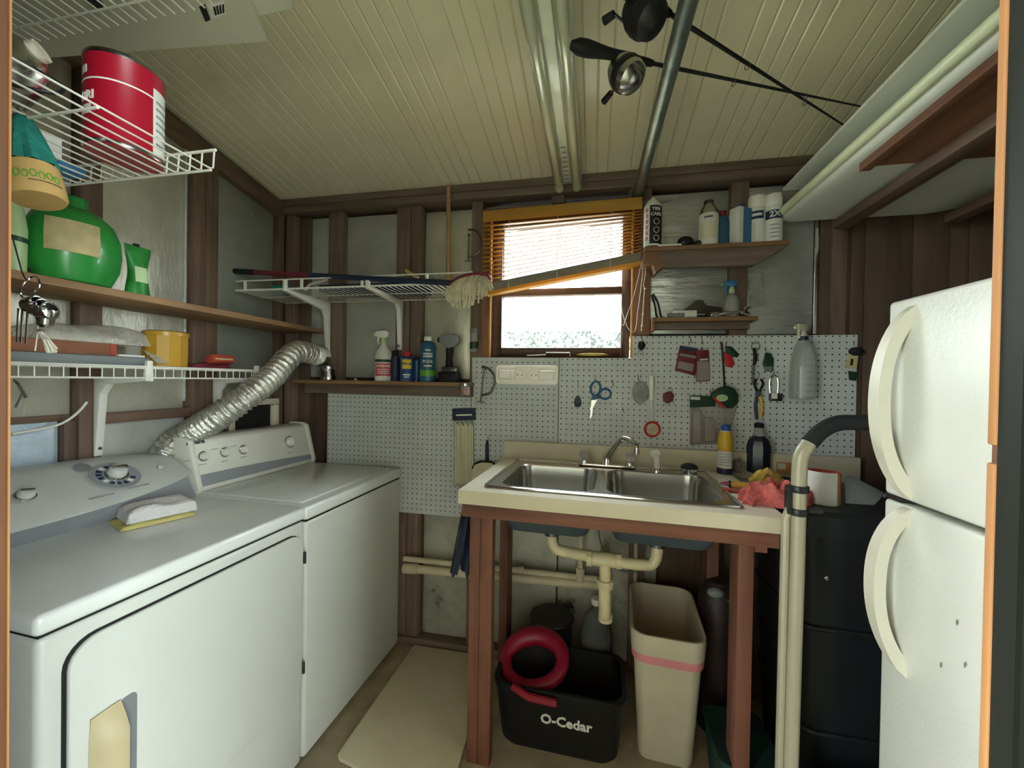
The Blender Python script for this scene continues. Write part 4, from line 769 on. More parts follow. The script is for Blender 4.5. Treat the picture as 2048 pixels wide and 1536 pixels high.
# ---- lower small shelf
zq = 1.642
ls = thing('wall_shelf', 'small wooden shelf cluttered with tools below the spray-can shelf', 'shelf', (.45, 1.87, 1.588))
build(fbx(.246, .664, 1.838, 1.93, zq-.018, zq), 'shelf_board', 'shelf_wood_x', ls, bevel=.002); build(fbx(.25, .64, 1.86, 1.892, 1.592, zq-.019), 'front_apron', 'stud_x', ls, bevel=.002); build(fbx(.243, .256, 1.836, 1.90, 1.583, zq), 'end_block', 'casing_wood', ls, bevel=.002)
c = XY(1395, 1.885, zq); t = thing('staple_gun', 'dark grey staple gun lying at the back of the small tool shelf', 'tool', c)
pr = [(-.10, .012), (-.04, .050), (-.01, .078), (.018, .078), (.03, .056), (.095, .046), (.098, .012)]
build(MB().prism([(c.x+x, 1.872, zq+z) for x, z in pr], (0, .026, 0)), 'body', 'steel_dark', t, bevel=.006); build(MB().bar((c.x-.1, 1.885, zq+.008), (c.x+.09, 1.885, zq+.008), .018, .014), 'base', 'black_matte', t)
one(fbx(XY(1343, 1.86, zq).x, XY(1392, 1.86, zq).x, 1.845, 1.868, zq+.0005, zq+.03), 'white_box', 'label_white', 'small white box at the left of the small tool shelf', 'box', bevel=.003)
c = XY(1462, 1.882, zq); t = thing('spray_bottle', 'clear trigger spray bottle with blue head on the small tool shelf', 'bottle', c)
build(MB().lathe([(.026, 0), (.030, .004), (.030, .075), (.02, .095), (.011, .102), (.011, .112)], c, 20), 'body', 'clear_plastic', t); spray_head(t, c+V((0, 0, .108)), .9, 'blue_box', 'pale_green', -1)
t = thing('wrench', 'shiny steel adjustable wrench lying at the right front of the small tool shelf', 'wrench', XY(1470, 1.845, zq))
a, b = onY(1422, 630, 1.846), onY(1485, 622, 1.846); build(MB().bar(a, b, .008, .012, (0, 1, 0)), 'handle', 'chrome', t, bevel=.002)
build(MB().prism([b+V((-.006, -.004, -.010)), b+V((.014, -.004, -.018)), b+V((.030, -.004, -.012)), b+V((.018, -.004, -.002)), b+V((.018, -.004, .006)), b+V((.034, -.004, .012)), b+V((.018, -.004, .020)), b+V((-.006, -.004, .010))], (0, .008, 0)), 'jaw', 'chrome', t, bevel=.0015); build(MB().cyl(a+V((-.005, -.004, 0)), a+V((-.005, .004, 0)), .009, n=12), 'end_ring', 'steel', t)
t = thing('screwdriver', 'grey-handled screwdriver lying along the front of the small tool shelf', 'screwdriver', XY(1370, 1.848, zq)); a, b = onY(1335, 630, 1.85), onY(1410, 624, 1.85); a.z = zq+.010; b.z = zq+.012
build(MB().cyl(a, a.lerp(b, .45), .009, .010), 'handle', 'grey_plastic', t); build(MB().cyl(a.lerp(b, .45), b, .003), 'shaft', 'chrome', t)
one(fbx(XY(1420, 1.85, zq).x, XY(1443, 1.85, zq).x, 1.852, 1.87, zq+.0005, zq+.022), 'blade_pack', 'steel', 'little steel blade pack standing in the middle of the small tool shelf', 'pack', bevel=.002)
one(MB().tube(cordp([(1303, 590), (1310, 612), (1314, 634), (1326, 638)], 1.90), .004, 6).tube(cordp([(1306, 588), (1316, 606), (1322, 632), (1330, 636)], 1.895), .004, 6), 'cable_loop', 'rubber', 'dark cable looping down at the left end of the small tool shelf', 'cable')
one(MB().prism([onY(1492, 545, 1.925), onY(1528, 548, 1.925), onY(1530, 612, 1.925), (onY(1498, 616, 1.925))], (0, -.004, 0)), 'hanging_bag', 'bag_clear', 'empty clear bag hanging on the foil right of the small tool shelf', 'bag')
# ---- on the pegboard
hk = thing('hook_rack', 'white plastic double hook rack on the pegboard under the window', 'rack', PB(1054, 768))
cx_, cz_ = PB(1054, 750).x, PB(1054, 750).z; hw, hh = .146, .042
def rr3(w, h, r, y): return [(cx_+x, y, cz_+z) for x, z in rrect(0, 0, w, h, r)]
build(MB().prism(rr3(hw*2, hh*2, .012, BW-.001), (0, -.014, 0)), 'back_plate', 'rack_ivory', hk, bevel=.003)
ring = rr3(hw*2, hh*2, .012, BW-.015); build(MB().tube(ring, .004, 6, True), 'raised_rim', 'rack_ivory', hk)
for s in (-1, 1):
    for i in range(24): pass
    ex = cx_+s*.058; el = [(ex+.055*math.cos(a), BW-.0160, cz_+.030*math.sin(a)) for a in [i*2*PI/26 for i in range(26)]]; build(MB().tube(el, .0022, 5, True), 'oval_ridge', 'rack_ivory', hk)
    x0 = cx_+s*.132; x1 = cx_+s*.070; build(fbx(min(x0, x1), max(x0, x1), BW-.042, BW-.012, cz_-.022, cz_+.022), 'hook_arm', 'rack_ivory', hk, bevel=.008, seg=3); build(MB().cyl((x1, BW-.030, cz_-.022), (x1, BW-.030, cz_+.022), .014, n=16), 'hook_tip', 'rack_ivory', hk, bevel=.004)
    for k in (0, 1): build(MB().cyl((cx_+s*(.045-.022*k), BW-.0145, cz_), (cx_+s*(.045-.022*k), BW-.0157, cz_), .0028, n=8), 'screw_hole', 'dark_gap', hk)
def flat(name, label, cat, pts, mt, th=.006, Y=BW-.001, extra=()):
    P = [onY(x, y, Y) for x, y in pts]; zmin = min(p.z for p in P); t = thing(name, label, cat, V((sum(p.x for p in P)/len(P), Y, zmin))); build(MB().prism(P, (0, -th, 0)), extra[0] if extra else 'body', mt, t, bevel=min(.0015, th*.25)); return t
def pegwire(par, x, y, Y=BW): build(MB().tube([onY(x, y-9, Y), onY(x, y-6, Y-.016), onY(x, y, Y-.018), onY(x, y+1, Y-.026)], .0014, 5), 'peg_hook', 'steel', par)
def pp(lst, Y): return [onY(x, y, Y) for x, y in lst]
t = flat('key_fob', 'dark oval key fob hanging under the knotted blind cord', 'key', [(1277, 684), (1286, 682), (1291, 690), (1288, 698), (1281, 702), (1276, 696)], 'black_matte', .012); pegwire(t, 1284, 682); build(MB().bar(onY(1279, 700, BW-.006), onY(1275, 712, BW-.006), .004, .002), 'key_blade', 'steel_dark', t); build(MB().bar(onY(1284, 700, BW-.006), onY(1287, 711, BW-.006), .004, .002), 'key_blade', 'steel_dark', t)
t = flat('bit_package', 'red blister package with a dark header tilted left on the pegboard', 'package', [(1359, 693), (1395, 698), (1399, 722), (1390, 752), (1349, 741), (1353, 722)], 'red_dark', .008); build(MB().prism(pp([(1360, 691), (1396, 697), (1395, 704), (1359, 700)], BW-.010), (0, -.002, 0)), 'header', 'navy', t); build(MB().prism(pp([(1360, 706), (1392, 712), (1391, 717), (1359, 711)], BW-.010), (0, -.002, 0)), 'stripe', 'grey_plastic', t); build(MB().prism(pp([(1358, 722), (1388, 728), (1385, 744), (1355, 736)], BW-.010), (0, -.006, 0)), 'blister', 'blister', t); pegwire(t, 1378, 690)
t = flat('bit_package', 'upright red blister package overlapping the tilted one on the pegboard', 'package', [(1393, 700), (1417, 700), (1419, 762), (1392, 764)], 'red_dark', .005, BW-.016); build(MB().prism(pp([(1394, 722), (1417, 722), (1418, 760), (1394, 762)], BW-.0215), (0, -.005, 0)), 'blister', 'blister', t); build(MB().prism(pp([(1400, 718), (1416, 717), (1416, 720), (1400, 721)], BW-.0215), (0, -.001, 0)), 'print', 'label_white', t); pegwire(t, 1405, 701, BW-.012)
t = flat('folding_tool', 'small black and bright red folding tool hung on the pegboard', 'tool', [(1449, 692), (1462, 694), (1476, 708), (1474, 715), (1463, 714), (1450, 704)], 'dark_green', .012); build(MB().prism(pp([(1448, 704), (1462, 712), (1468, 728), (1463, 736), (1452, 733), (1447, 720)], BW-.002), (0, -.010, 0)), 'red_case', 'red_print', t, bevel=.002); pegwire(t, 1452, 692)
t = thing('tape_measure', 'dark green rounded case with red stripe hanging from a black wrist strap', 'tape measure', PB(1448, 818)); build(MB().prism(pp([(1436, 775), (1450, 771), (1466, 777), (1474, 790), (1473, 806), (1462, 816), (1443, 814), (1420, 796), (1419, 787)], BW-.012), (0, -.026, 0)), 'case', 'dark_green', t, bevel=.007, seg=3)
build(MB().prism(pp([(1424, 795), (1429, 794), (1452, 815), (1443, 815)], BW-.038), (0, -.002, 0)), 'stripe', 'red_print', t); build(MB().prism(pp([(1433+22*0.5+12*math.cos(a), 796+7*math.sin(a)) for a in [i*2*PI/16 for i in range(16)]], BW-.0385), (0, -.0015, 0)), 'oval_label', 'pale_green', t); build(MB().tube(pp([(1448, 773), (1446, 735), (1443, 700), (1442, 684), (1444, 684), (1446, 700), (1448, 735), (1450, 773)], BW-.014), .002, 6), 'wrist_strap', 'black_matte', t)
t = thing('spiral_tool', 'dark spiral key coil hanging from a chrome ring on the pegboard', 'coil', PB(1506, 772)); rc_ = PB(1511, 693, BW-.012); build(MB().tube([rc_+V((math.cos(a)*.016, 0, math.sin(a)*.016)) for a in [i*2*PI/20 for i in range(20)]], .002, 6, True), 'ring', 'chrome', t); build(MB().tube(pp([(1508, 696), (1511, 715), (1508, 730)], BW-.014), [.006, .009, .006], 8), 'grip', 'rubber', t)
m = MB().tube([PB(1507-1.2*i/60, 730+40*i/60, BW-.013)+V((math.cos(i*.9)*.006, math.sin(i*.9)*.006, 0)) for i in range(61)], .0016, 5); build(m, 'coil', 'steel_dark', t); pegwire(t, 1511, 688)
t = flat('dark_pouch', 'small dark green pouch hung beside the chrome-ring coil', 'pouch', [(1530, 705), (1539, 707), (1545, 718), (1544, 743), (1530, 743), (1524, 728)], 'dark_green', .012); pegwire(t, 1531, 702); build(MB().prism(pp([(1528, 733), (1544, 733), (1544, 742), (1529, 742)], BW-.0135), (0, -.001, 0)), 'patch', 'grey_plastic', t)
t = thing('padlock', 'long-shackle padlock hanging on the pegboard', 'padlock', PB(1549, 803)); sh = spline(pp([(1540, 786), (1539, 764), (1543, 754), (1549, 751), (1554, 755), (1556, 766), (1555, 786)], BW-.014), 4); build(MB().tube(sh, .0038, 8), 'shackle', 'chrome', t)
a, b = PB(1536, 786, BW), PB(1560, 802, BW); build(fbx(a.x, b.x, BW-.026, BW-.002, b.z, a.z), 'lock_body', 'steel_dark', t, bevel=.004); a, b = PB(1538, 786, BW), PB(1549, 797, BW); build(fbx(a.x, b.x, BW-.027, BW-.0255, b.z, a.z), 'lock_plate', 'label_white', t); pegwire(t, 1548, 750)
t = thing('spray_bottle', 'large empty clear spray bottle hung by its trigger high on the pegboard', 'bottle', PB(1603, 800)); c = PB(1603, 798, BW-.045); c.y = BW-.048
hh = PB(1603, 676, BW-.045).z-c.z; build(MB().lathe([(.040, 0), (.045, .006), (.046, hh*.35), (.043, hh*.62), (.030, hh*.86), (.016, hh*.97), (.0145, hh)], c, 26), 'body', 'clear_plastic', t); build(MB().lathe([(.017, hh-.012), (.0175, hh+.004), (.014, hh+.006)], c, 18), 'collar', 'navy', t); spray_head(t, c+V((0, 0, hh)), 1.0, 'cream_bag', 'cream_bag', -1, .5)
t = flat('key_tag', 'cream paper tag and dark keys hanging at the right end of the pegboard', 'tag', [(1697, 707), (1716, 711), (1713, 738), (1689, 734)], 'label_cream', .003, BW-.012); build(MB().ell(PB(1712, 703, BW-.014), (.028, .012, .018), 14, 8), 'key_bunch', 'rubber', t); build(MB().prism(pp([(1696, 742), (1712, 744), (1711, 762), (1698, 760)], BW-.008), (0, -.005, 0)), 'lower_tag', 'dark_green', t); pegwire(t, 1708, 690); build(MB().prism(pp([(1702, 717), (1707, 718), (1705, 731), (1700, 730)], BW-.0155), (0, -.0008, 0)), 'print', 'black_print', t)
# scissors
t = thing('scissors', 'blue-handled scissors hanging open on the pegboard', 'scissors', PB(1190, 832)); Y = BW-.010
for cxp, cyp, rx, ry, rot in ((1191, 777, 9.5, 14, .15), (1210, 788, 11.5, 10, 0)):
    build(MB().tube([onY(cxp+rx*math.cos(a)*math.cos(rot)-ry*math.sin(a)*math.sin(rot), cyp+rx*math.cos(a)*math.sin(rot)+ry*math.sin(a)*math.cos(rot), Y) for a in [i*2*PI/24 for i in range(24)]], .0048, 8, True), 'handle_loop', 'blue_handle', t)
build(MB().prism(pp([(1186, 790), (1193, 788), (1200, 796), (1190, 800), (1181, 800)], Y+.003), (0, -.008, 0)), 'shank', 'blue_handle', t, bevel=.001); build(MB().prism(pp([(1190, 797), (1196, 797), (1186, 815), (1179, 819)], Y+.001), (0, -.002, 0)), 'blade', 'steel', t); build(MB().prism(pp([(1183, 798), (1188, 797), (1184, 832), (1180, 838)], Y+.004), (0, -.002, 0)), 'blade', 'steel', t); pegwire(t, 1190, 763)
t = flat('key_chain', 'small dark purple oval key tag hanging left of the scissors', 'tag', [(1150, 796), (1155, 790), (1161, 795), (1163, 806), (1160, 814), (1150, 814), (1148, 804)], 'navy', .006); build(MB().tube(pp([(1156, 773), (1156, 792)], BW-.008), .0014, 5), 'chain', 'steel', t); pegwire(t, 1156, 772); rc_ = PB(1156, 800, BW-.009); build(MB().tube([rc_+V((math.cos(a)*.009, 0, math.sin(a)*.012)) for a in [i*2*PI/18 for i in range(18)]], .0012, 5, True), 'ring', 'steel', t)
t = thing('parts_bag', 'small clear zip bag of hardware hanging left of the white brush', 'bag', PB(1280, 810)); c = PB(1281, 785, BW-.012); build(MB().ell(c, (.036, .010, .052), 18, 12), 'bag_film', 'bag_clear', t); build(MB().ell(c+V((.004, 0, -.012)), (.022, .006, .026), 12, 8), 'contents', 'grey_plastic', t); pegwire(t, 1281, 757)
t = thing('dish_brush', 'white-handled dish brush with red rim hanging on the pegboard', 'brush', PB(1305, 872)); build(MB().tube(pp([(1303, 752), (1303, 765), (1303, 800)], BW-.016), [.010, .0125, .0105], 12), 'grip', 'white_plastic', t); build(MB().tube(pp([(1303, 800), (1304, 830), (1304, 845)], BW-.014), [.0075, .006, .007], 10), 'shaft', 'label_white', t)
hc = PB(1304, 858, BW-.014); build(MB().lathe([(.024, -.012), (.033, -.008), (.035, .0), (.033, .004)], hc, 24, (0, -1, 0)), 'head', 'white_plastic', t); build(MB().tube([hc+V((math.cos(a)*.031, -.008, math.sin(a)*.031)) for a in [i*2*PI/28 for i in range(28)]], .0055, 8, True), 'red_rim', 'red_print', t); build(MB().lathe([(.028, .0), (.027, .01), (0, .011)], hc, 20, (0, -1, 0)), 'bristles', 'mop_string', t)
t = flat('red_key_case', 'dark red round key case hanging right of the white brush', 'key case', [(1325, 790), (1332, 784), (1341, 783), (1348, 790), (1345, 801), (1335, 807), (1326, 803)], 'red_dark', .010); build(MB().bar(PB(1346, 800, BW-.008), PB(1348, 809, BW-.008), .005, .002), 'key_blade', 'steel_dark', t); rc_ = PB(1340, 779, BW-.009); build(MB().tube([rc_+V((math.cos(a)*.009, 0, math.sin(a)*.009)) for a in [i*2*PI/16 for i in range(16)]], .0012, 5, True), 'ring', 'steel', t)
t = flat('blister_pack', 'large clear blister pack with a green header card on the pegboard', 'package', [(1379, 790), (1474, 794), (1474, 812), (1452, 888), (1379, 890)], 'blister', .006); build(MB().prism(pp([(1379, 791), (1430, 792), (1431, 813), (1380, 815)], BW-.0075), (0, -.002, 0)), 'header_card', 'dark_green', t); build(MB().prism(pp([(1381, 793), (1400, 794), (1400, 800), (1381, 799)], BW-.010), (0, -.001, 0)), 'print', 'label_white', t)
build(MB().prism(pp([(1384, 820), (1402, 820), (1401, 884), (1384, 885)], BW-.007), (0, -.014, 0)), 'bubble', 'blister', t, bevel=.004); build(MB().prism(pp([(1408, 836), (1420, 834), (1430, 842), (1430, 882), (1408, 884)], BW-.007), (0, -.012, 0)), 'bubble', 'blister', t, bevel=.004); pegwire(t, 1420, 786)
t = thing('pliers', 'black pliers with yellow-striped grips hanging above the dark spray bottle', 'pliers', PB(1515, 838)); Y = BW-.012
build(MB().tube(spline(pp([(1513, 758), (1509, 768), (1514, 784)], Y), 5), .005, 8).tube(spline(pp([(1522, 758), (1526, 768), (1518, 784)], Y), 5), .005, 8), 'jaws', 'black_matte', t); build(MB().cyl(PB(1516, 788, Y-.008), PB(1516, 788, Y+.008), .012), 'pivot', 'navy', t)
build(MB().tube(spline(pp([(1513, 792), (1511, 812), (1513, 838)], Y), 5), .0065, 8), 'grip', 'blue_dark', t); build(MB().tube(spline(pp([(1519, 792), (1524, 812), (1521, 836)], Y), 5), .0065, 8), 'grip', 'yellow', t); pegwire(t, 1518, 753)
t = thing('zip_tie_pack', 'hanging pack of long pale cable ties with a navy header on the pegboard', 'package', PB(930, 972)); build(MB().prism(pp([(905, 817), (951, 816), (952, 840), (905, 841)], BW-.008), (0, -.003, 0)), 'header_card', 'navy', t); build(MB().prism(pp([(912, 829), (944, 828), (944, 831), (912, 832)], BW-.0112), (0, -.0006, 0)), 'print_line', 'label_white', t)
build(MB().prism(pp([(908, 841), (948, 841), (949, 972), (909, 972)], BW-.003), (0, -.008, 0)), 'bag_film', 'bag_clear', t)
for k in range(12): x = 910+k*3.1; build(MB().prism(pp([(x, 846+3*(k % 3)), (x+2.4, 846+3*(k % 3)), (x+2.6, 968), (x+.2, 968)], BW-.012), (0, -.002, 0)), 'cable_tie', 'zip_ties', t)
pegwire(t, 928, 812)
t = thing('marker', 'dark blue marker pen hanging left of the sink backsplash', 'pen', PB(975, 925)); build(MB().cyl(PB(974, 922, BW-.010), PB(974, 888, BW-.010), .009), 'barrel', 'blue_dark', t); build(MB().cyl(PB(974, 888, BW-.010), PB(975, 880, BW-.010), .007, .004), 'cap', 'black_matte', t); pegwire(t, 976, 878)
t = thing('cutting_board', 'pale rounded plastic board standing behind the left end of the counter', 'board', (onY(968, 960, 1.875).x, 1.875, .80)); P = [(945, 1010), (945, 940), (950, 929), (965, 924), (985, 926), (992, 934), (992, 1010)]; build(MB().prism(pp(P, 1.889), (0, -.010, 0)), 'board', 'fascia', t, bevel=.003); build(MB().tube(spline(pp([(945, 938), (950, 928), (965, 923), (985, 925), (992, 933)], 1.884), 4), .005, 6), 'edge_band', 'black_matte', t)
# little loose peg hooks
for i, (x, y) in enumerate(((1380, 680), (1403, 682), (1275, 756), (1420, 672), (1245, 820), (1224, 766))):
    wh = ('above the tilted red package', 'above the upright red package', 'over the clear hardware bag', 'near the top edge', 'below the scissors', 'to the right above the scissors')[i]
    tt = MB().tube([onY(x, y-6, BW), onY(x+1, y-3, BW-.016), onY(x+2, y+4, BW-.018), onY(x+4, y+6, BW-.024)], .0016, 5); one(tt, 'peg_hook', 'steel_dark', 'bare wire peg hook on the pegboard ' + wh, 'hook', 'empty peg hooks')
# ================================================================== SINK TABLE
CT = .989
tb_ = thing('sink_table', 'home-made reddish wood sink table with cream laminate counter and backsplash', 'table', (-.411, 1.863, 0), rz=math.radians(-2.6))
T = MTX[tb_]; TR = T.to_3x3()
def tl(x, y, z): return T @ V((x, y, z))
SX0, SX1, SY0, SY1 = .07, .878, -.522, -.012
m = MB().box(0, SX0+.012, -.575, 0, CT-.012, CT).box(SX1-.012, .972, -.575, 0, CT-.012, CT).box(SX0+.012, SX1-.012, -.575, SY0+.012, CT-.012, CT).box(SX0+.012, SX1-.012, SY1-.012, 0, CT-.012, CT)
ctop = build(m.xf(T), 'countertop', 'counter_lam', tb_)
build(fbx(-.002, .973, -.577, -.558, CT-.046, CT-.0005).xf(T), 'front_edge', 'fascia', tb_, bevel=.0015); build(fbx(-.002, .017, -.558, 0, CT-.046, CT-.0005).xf(T), 'side_edge', 'fascia', tb_, bevel=.0015); build(fbx(.955, .973, -.558, 0, CT-.046, CT-.0005).xf(T), 'side_edge', 'fascia', tb_, bevel=.0015)
build(fbx(-.002, 1.47, 0, .016, CT-.03, CT+.080).xf(Matrix.Translation((-.411, 1.876, 0)) @ Matrix.Rotation(math.radians(-.5), 4, 'Z')), 'backsplash', 'fascia', tb_, bevel=.0025)
LZ = CT-.047
for x0, x1, y0, y1 in ((.014, .052, -.500, -.411), (.053, .098, -.500, -.462), (.872, .915, -.500, -.411), (.014, .052, -.10, -.011), (.872, .915, -.10, -.011)):
    build(fbx(x0, x1, y0, y1, 0, LZ).xf(T), 'leg', 'red_wood_z', tb_, bevel=.002)
build(fbx(.0, .965, -.545, -.507, LZ-.052, LZ).xf(T), 'front_apron', 'red_wood_x', tb_, bevel=.002); build(fbx(.052, .872, -.06, -.022, LZ-.085, LZ).xf(T), 'back_apron', 'red_wood_x', tb_, bevel=.002)
build(fbx(-.004, .013, -.50, -.01, LZ-.06, LZ).xf(T), 'side_apron', 'red_wood_y', tb_, bevel=.002); build(fbx(.916, .95, -.50, -.01, LZ-.085, LZ).xf(T), 'side_apron', 'red_wood_y', tb_, bevel=.002)
# ---- double bowl sink
sk = thing('kitchen_sink', 'stainless steel double-bowl sink set into the counter', 'sink', tl(.47, -.27, CT))
def loft(rings, cap=True):
    m = MB(); n = len(rings[0])
    for r in rings: m.v += [V(p) for p in r]
    for i in range(len(rings)-1):
        for j in range(n): m.f.append((i*n+j, i*n+(j+1) % n, (i+1)*n+(j+1) % n, (i+1)*n+j))
    if cap: m.f.append(tuple((len(rings)-1)*n+j for j in range(n)))
    return m
xm = .462; zr = CT+.004
for nm, a, b, bx0, bx1 in (('left', SX0, xm, .112, .440), ('right', xm, SX1, .486, .838)):
    by0, by1 = -.482, -.112
    def R3(cx, cy, w, h, r, z): return [tl(x, y, z) for x, y in rrect(cx, cy, w, h, r, 6)]
    cx, cy, w, h = (bx0+bx1)/2, (by0+by1)/2, bx1-bx0, by1-by0
    ocx = (a+b)/2; ocy = (SY0+SY1)/2
    build(loft([R3(ocx, ocy, b-a, SY1-SY0, .0005 if 0 else .004, zr), R3(cx, cy, w+.012, h+.012, .066, zr+.0005), R3(cx, cy, w, h, .06, zr-.004)], False), 'rim_plate', 'steel', sk, smooth=30)
    bs = build(loft([R3(cx, cy, w, h, .06, zr-.004), R3(cx, cy, w-.012, h-.012, .058, zr-.05), R3(cx, cy, w-.024, h-.024, .056, zr-.13), R3(cx, cy, w-.05, h-.05, .05, zr-.158), R3(cx, cy, w-.10, h-.10, .04, zr-.166), R3(cx, cy, .06, .06, .028, zr-.172)]), 'bowl', 'steel', sk, smooth=50)
    build(loft([R3(cx, cy, w+.006, h+.006, .062, zr-.012), R3(cx, cy, w-.006, h-.006, .06, zr-.05), R3(cx, cy, w-.016, h-.016, .058, zr-.135), R3(cx, cy, w-.045, h-.045, .052, zr-.165), R3(cx, cy, .08, .08, .038, zr-.178)]), 'bowl_underside', 'sink_under', sk, smooth=50)
    build(MB().lathe([(.040, 0), (.040, .003), (.030, .004), (.026, 0), (0, -.002)], tl(cx, cy, zr-.171), 24), 'drain', 'chrome', bs)
    build(MB().lathe([(.046, 0), (.046, -.022), (.040, -.026), (.028, -.03), (.028, -.05)], tl(cx, cy, zr-.178), 20), 'drain_nut', 'steel_dark', sk)
ring = [tl(x, y, zr+.001) for x, y in rrect((SX0+SX1)/2, (SY0+SY1)/2, SX1-SX0-.004, SY1-SY0-.004, .012, 4)]; build(MB().tube(ring, .0045, 6, True), 'rim_bead', 'chrome', sk)
# ---- faucet
fc = thing('faucet', 'chrome sink faucet with two clear crystal knobs', 'faucet', tl(.385, -.06, zr))
f0 = onZ(1213, 933, zr+.002); dx = TR @ V((1, 0, 0))
build(MB().prism([f0+dx*x+V((0, y, 0)) for x, y in rrect(0, 0, .24, .045, .02)], (0, 0, .012)), 'base_plate', 'chrome', fc, bevel=.004)
build(MB().lathe([(.022, .010), (.020, .03), (.016, .045), (.012, .05), (0, .051)], f0, 18), 'hub', 'chrome', fc)
tip = onY(1273, 902, f0.y-.12); s_ = spline([f0+V((0, 0, .03)), f0+V((.02, -.025, .075)), f0.lerp(tip, .55)+V((0, 0, .082)), tip+V((-.008, .012, .03)), tip+V((0, 0, .012)), tip], 8)
build(MB().tube(s_, [.0135-.004*min(1, i/20) for i in range(len(s_))], 14), 'spout', 'chrome', fc); build(MB().cyl(tip+V((0, 0, .006)), tip+V((0, 0, -.012)), .011), 'aerator', 'steel', fc)
for s in (-1, 1):
    k = f0+dx*(s*.095); build(MB().lathe([(.018, .010), (.015, .022), (.010, .026)], k, 16), 'knob_base', 'chrome', fc); build(MB().lathe([(.010, .026), (.021, .034), (.023, .05), (.017, .062), (0, .064)], k, 8), 'crystal_knob', 'clear_plastic', fc, smooth=0)
sp0 = onZ(1313, 944, zr+.002); t = thing('side_sprayer', 'white pull-out side sprayer beside the faucet', 'sprayer', sp0); build(MB().lathe([(.019, 0), (.018, .008), (.014, .016)], sp0, 16), 'base_ring', 'chrome', t); build(MB().tube([sp0+V((0, 0, .014)), sp0+V((0, 0, .05)), sp0+V((-.006, -.004, .07))], [.011, .012, .013], 14), 'hose_grip', 'white_plastic', t); build(MB().tube([sp0+V((.008, .002, .078)), sp0+V((-.018, -.012, .074))], [.012, .015], 14), 'spray_head', 'white_plastic', t)
st0 = onZ(1378, 948, zr+.002); t = thing('sink_strainer', 'chrome and black sink strainer standing on the sink rim', 'strainer', st0); build(MB().lathe([(.024, 0), (.030, .004), (.030, .022), (.033, .024)], st0, 22), 'basket', 'chrome', t); build(MB().lathe([(.033, .024), (.030, .034), (.018, .041), (0, .043)], st0, 22), 'stopper', 'rubber', t)
# ---- things on the counter right of the sink
c = onZ(1449, 948, CT); c.z = CT; t = thing('aerosol_can', 'yellow and white aerosol can with blue nozzle beside the sink', 'can', c)
build(MB().lathe([(.026, 0), (.028, .003), (.028, .11), (.027, .15), (.020, .176), (.016, .18)], c, 24), 'body', 'label_white', t); build(MB().lathe([(.0284, .096), (.0288, .1), (.0284, .13), (.0272, .152), (.0205, .175)], c, 24), 'yellow_band', 'yellow', t); build(MB().lathe([(.017, .176), (.0185, .196), (.013, .204), (0, .205)], c, 18), 'nozzle_cap', 'blue_cap', t); build(MB().lathe([(.0283, .003), (.0288, .005), (.0288, .026), (.0283, .027)], c, 24), 'base_band', 'navy', t)
for k in range(5): wrap(t, c, .0283, -45, 45, .04+.011*k, .0425+.011*k, 'print_line', 'console_dark')
c = onZ(1516, 944, CT); c.z = CT; t = thing('spray_bottle', 'dark-filled spray bottle with black trigger at the back of the counter', 'bottle', c)
hN = .165; build(MB().lathe([(.042, 0), (.047, .006), (.047, .11), (.040, .135), (.026, .15), (.022, .155)], c, 8), 'body', 'dark_fluid', t, smooth=25); build(MB().lathe([(.0235, .148), (.0225, .158), (.018, .185), (.014, .19)], c, 20), 'neck', 'clear_plastic', t); build(MB().lathe([(.018, .188), (.018, .204), (.012, .208)], c, 16), 'collar', 'black_matte', t)
one(slab(onZ(1478, 944, CT+.001), V((.022, 0, 0)), V((0, .022, 0)), .045, .5, 31), 'twine_ball', 'twine', 'crumpled grey-brown twine bundle between the can and the dark bottle', 'twine')
c = onZ(1465, 968, CT+.001); t = thing('screwdriver', 'clear-handled screwdriver with red shaft sleeve lying by the sink', 'screwdriver', c); a, b = onZ(1440, 966, CT+.012), onZ(1503, 972, CT+.014)
build(MB().tube([a, a.lerp(b, .25), a.lerp(b, .3)], [.003, .008, .009], 10), 'sleeve', 'red_plastic', t); build(MB().tube([a.lerp(b, .3), a.lerp(b, .5), b], [.011, .012, .010], 10), 'handle', 'amber', t); build(MB().cyl(a.lerp(b, .28), a.lerp(b, .36), .0115), 'ferrule', 'blackplastic', t)
one(MB().bar(onZ(1445, 978, CT+.007), onZ(1506, 986, CT+.007), .018, .010), 'red_tool', 'red_box', 'flat red tool lying in front of the clear screwdriver', 'tool', bevel=.003)
c = onZ(1530, 972, CT+.001); t = thing('work_glove', 'yellow work glove lying on the pink towel', 'glove', c)
for k, (dx_, dy_, h_) in enumerate(((-.030, .0, .05), (-.012, -.012, .06), (.012, -.006, .045), (.035, .006, .022))):
    build(MB().tube(spline([c+V((dx_-.01, dy_+.02, .012)), c+V((dx_, dy_+.005, h_*.6)), c+V((dx_+.014, dy_-.004, h_)), c+V((dx_+.030, dy_, h_*.7))], 4), [.010]*5+[.0115]*4+[.011]*3+[.009], 10), 'finger', 'glove_yellow', t)
build(slab(c+V((.012, .012, 0)), V((.045, 0, 0)), V((0, .03, 0)), .03, .3, 41), 'palm', 'glove_yellow', t)
c = onZ(1572, 948, CT); c.z = CT; t = thing('sandpaper_pack', 'small orange-brown pack standing against the backsplash', 'pack', c); build(MB().box(c.x-.035, c.x+.035, c.y-.006, c.y+.006, CT+.0005, CT+.048), 'pack', 'orange_soft', t, bevel=.003); build(MB().box(c.x-.034, c.x-.004, c.y-.0066, c.y-.006, CT+.02, CT+.044), 'label', 'fascia', t)
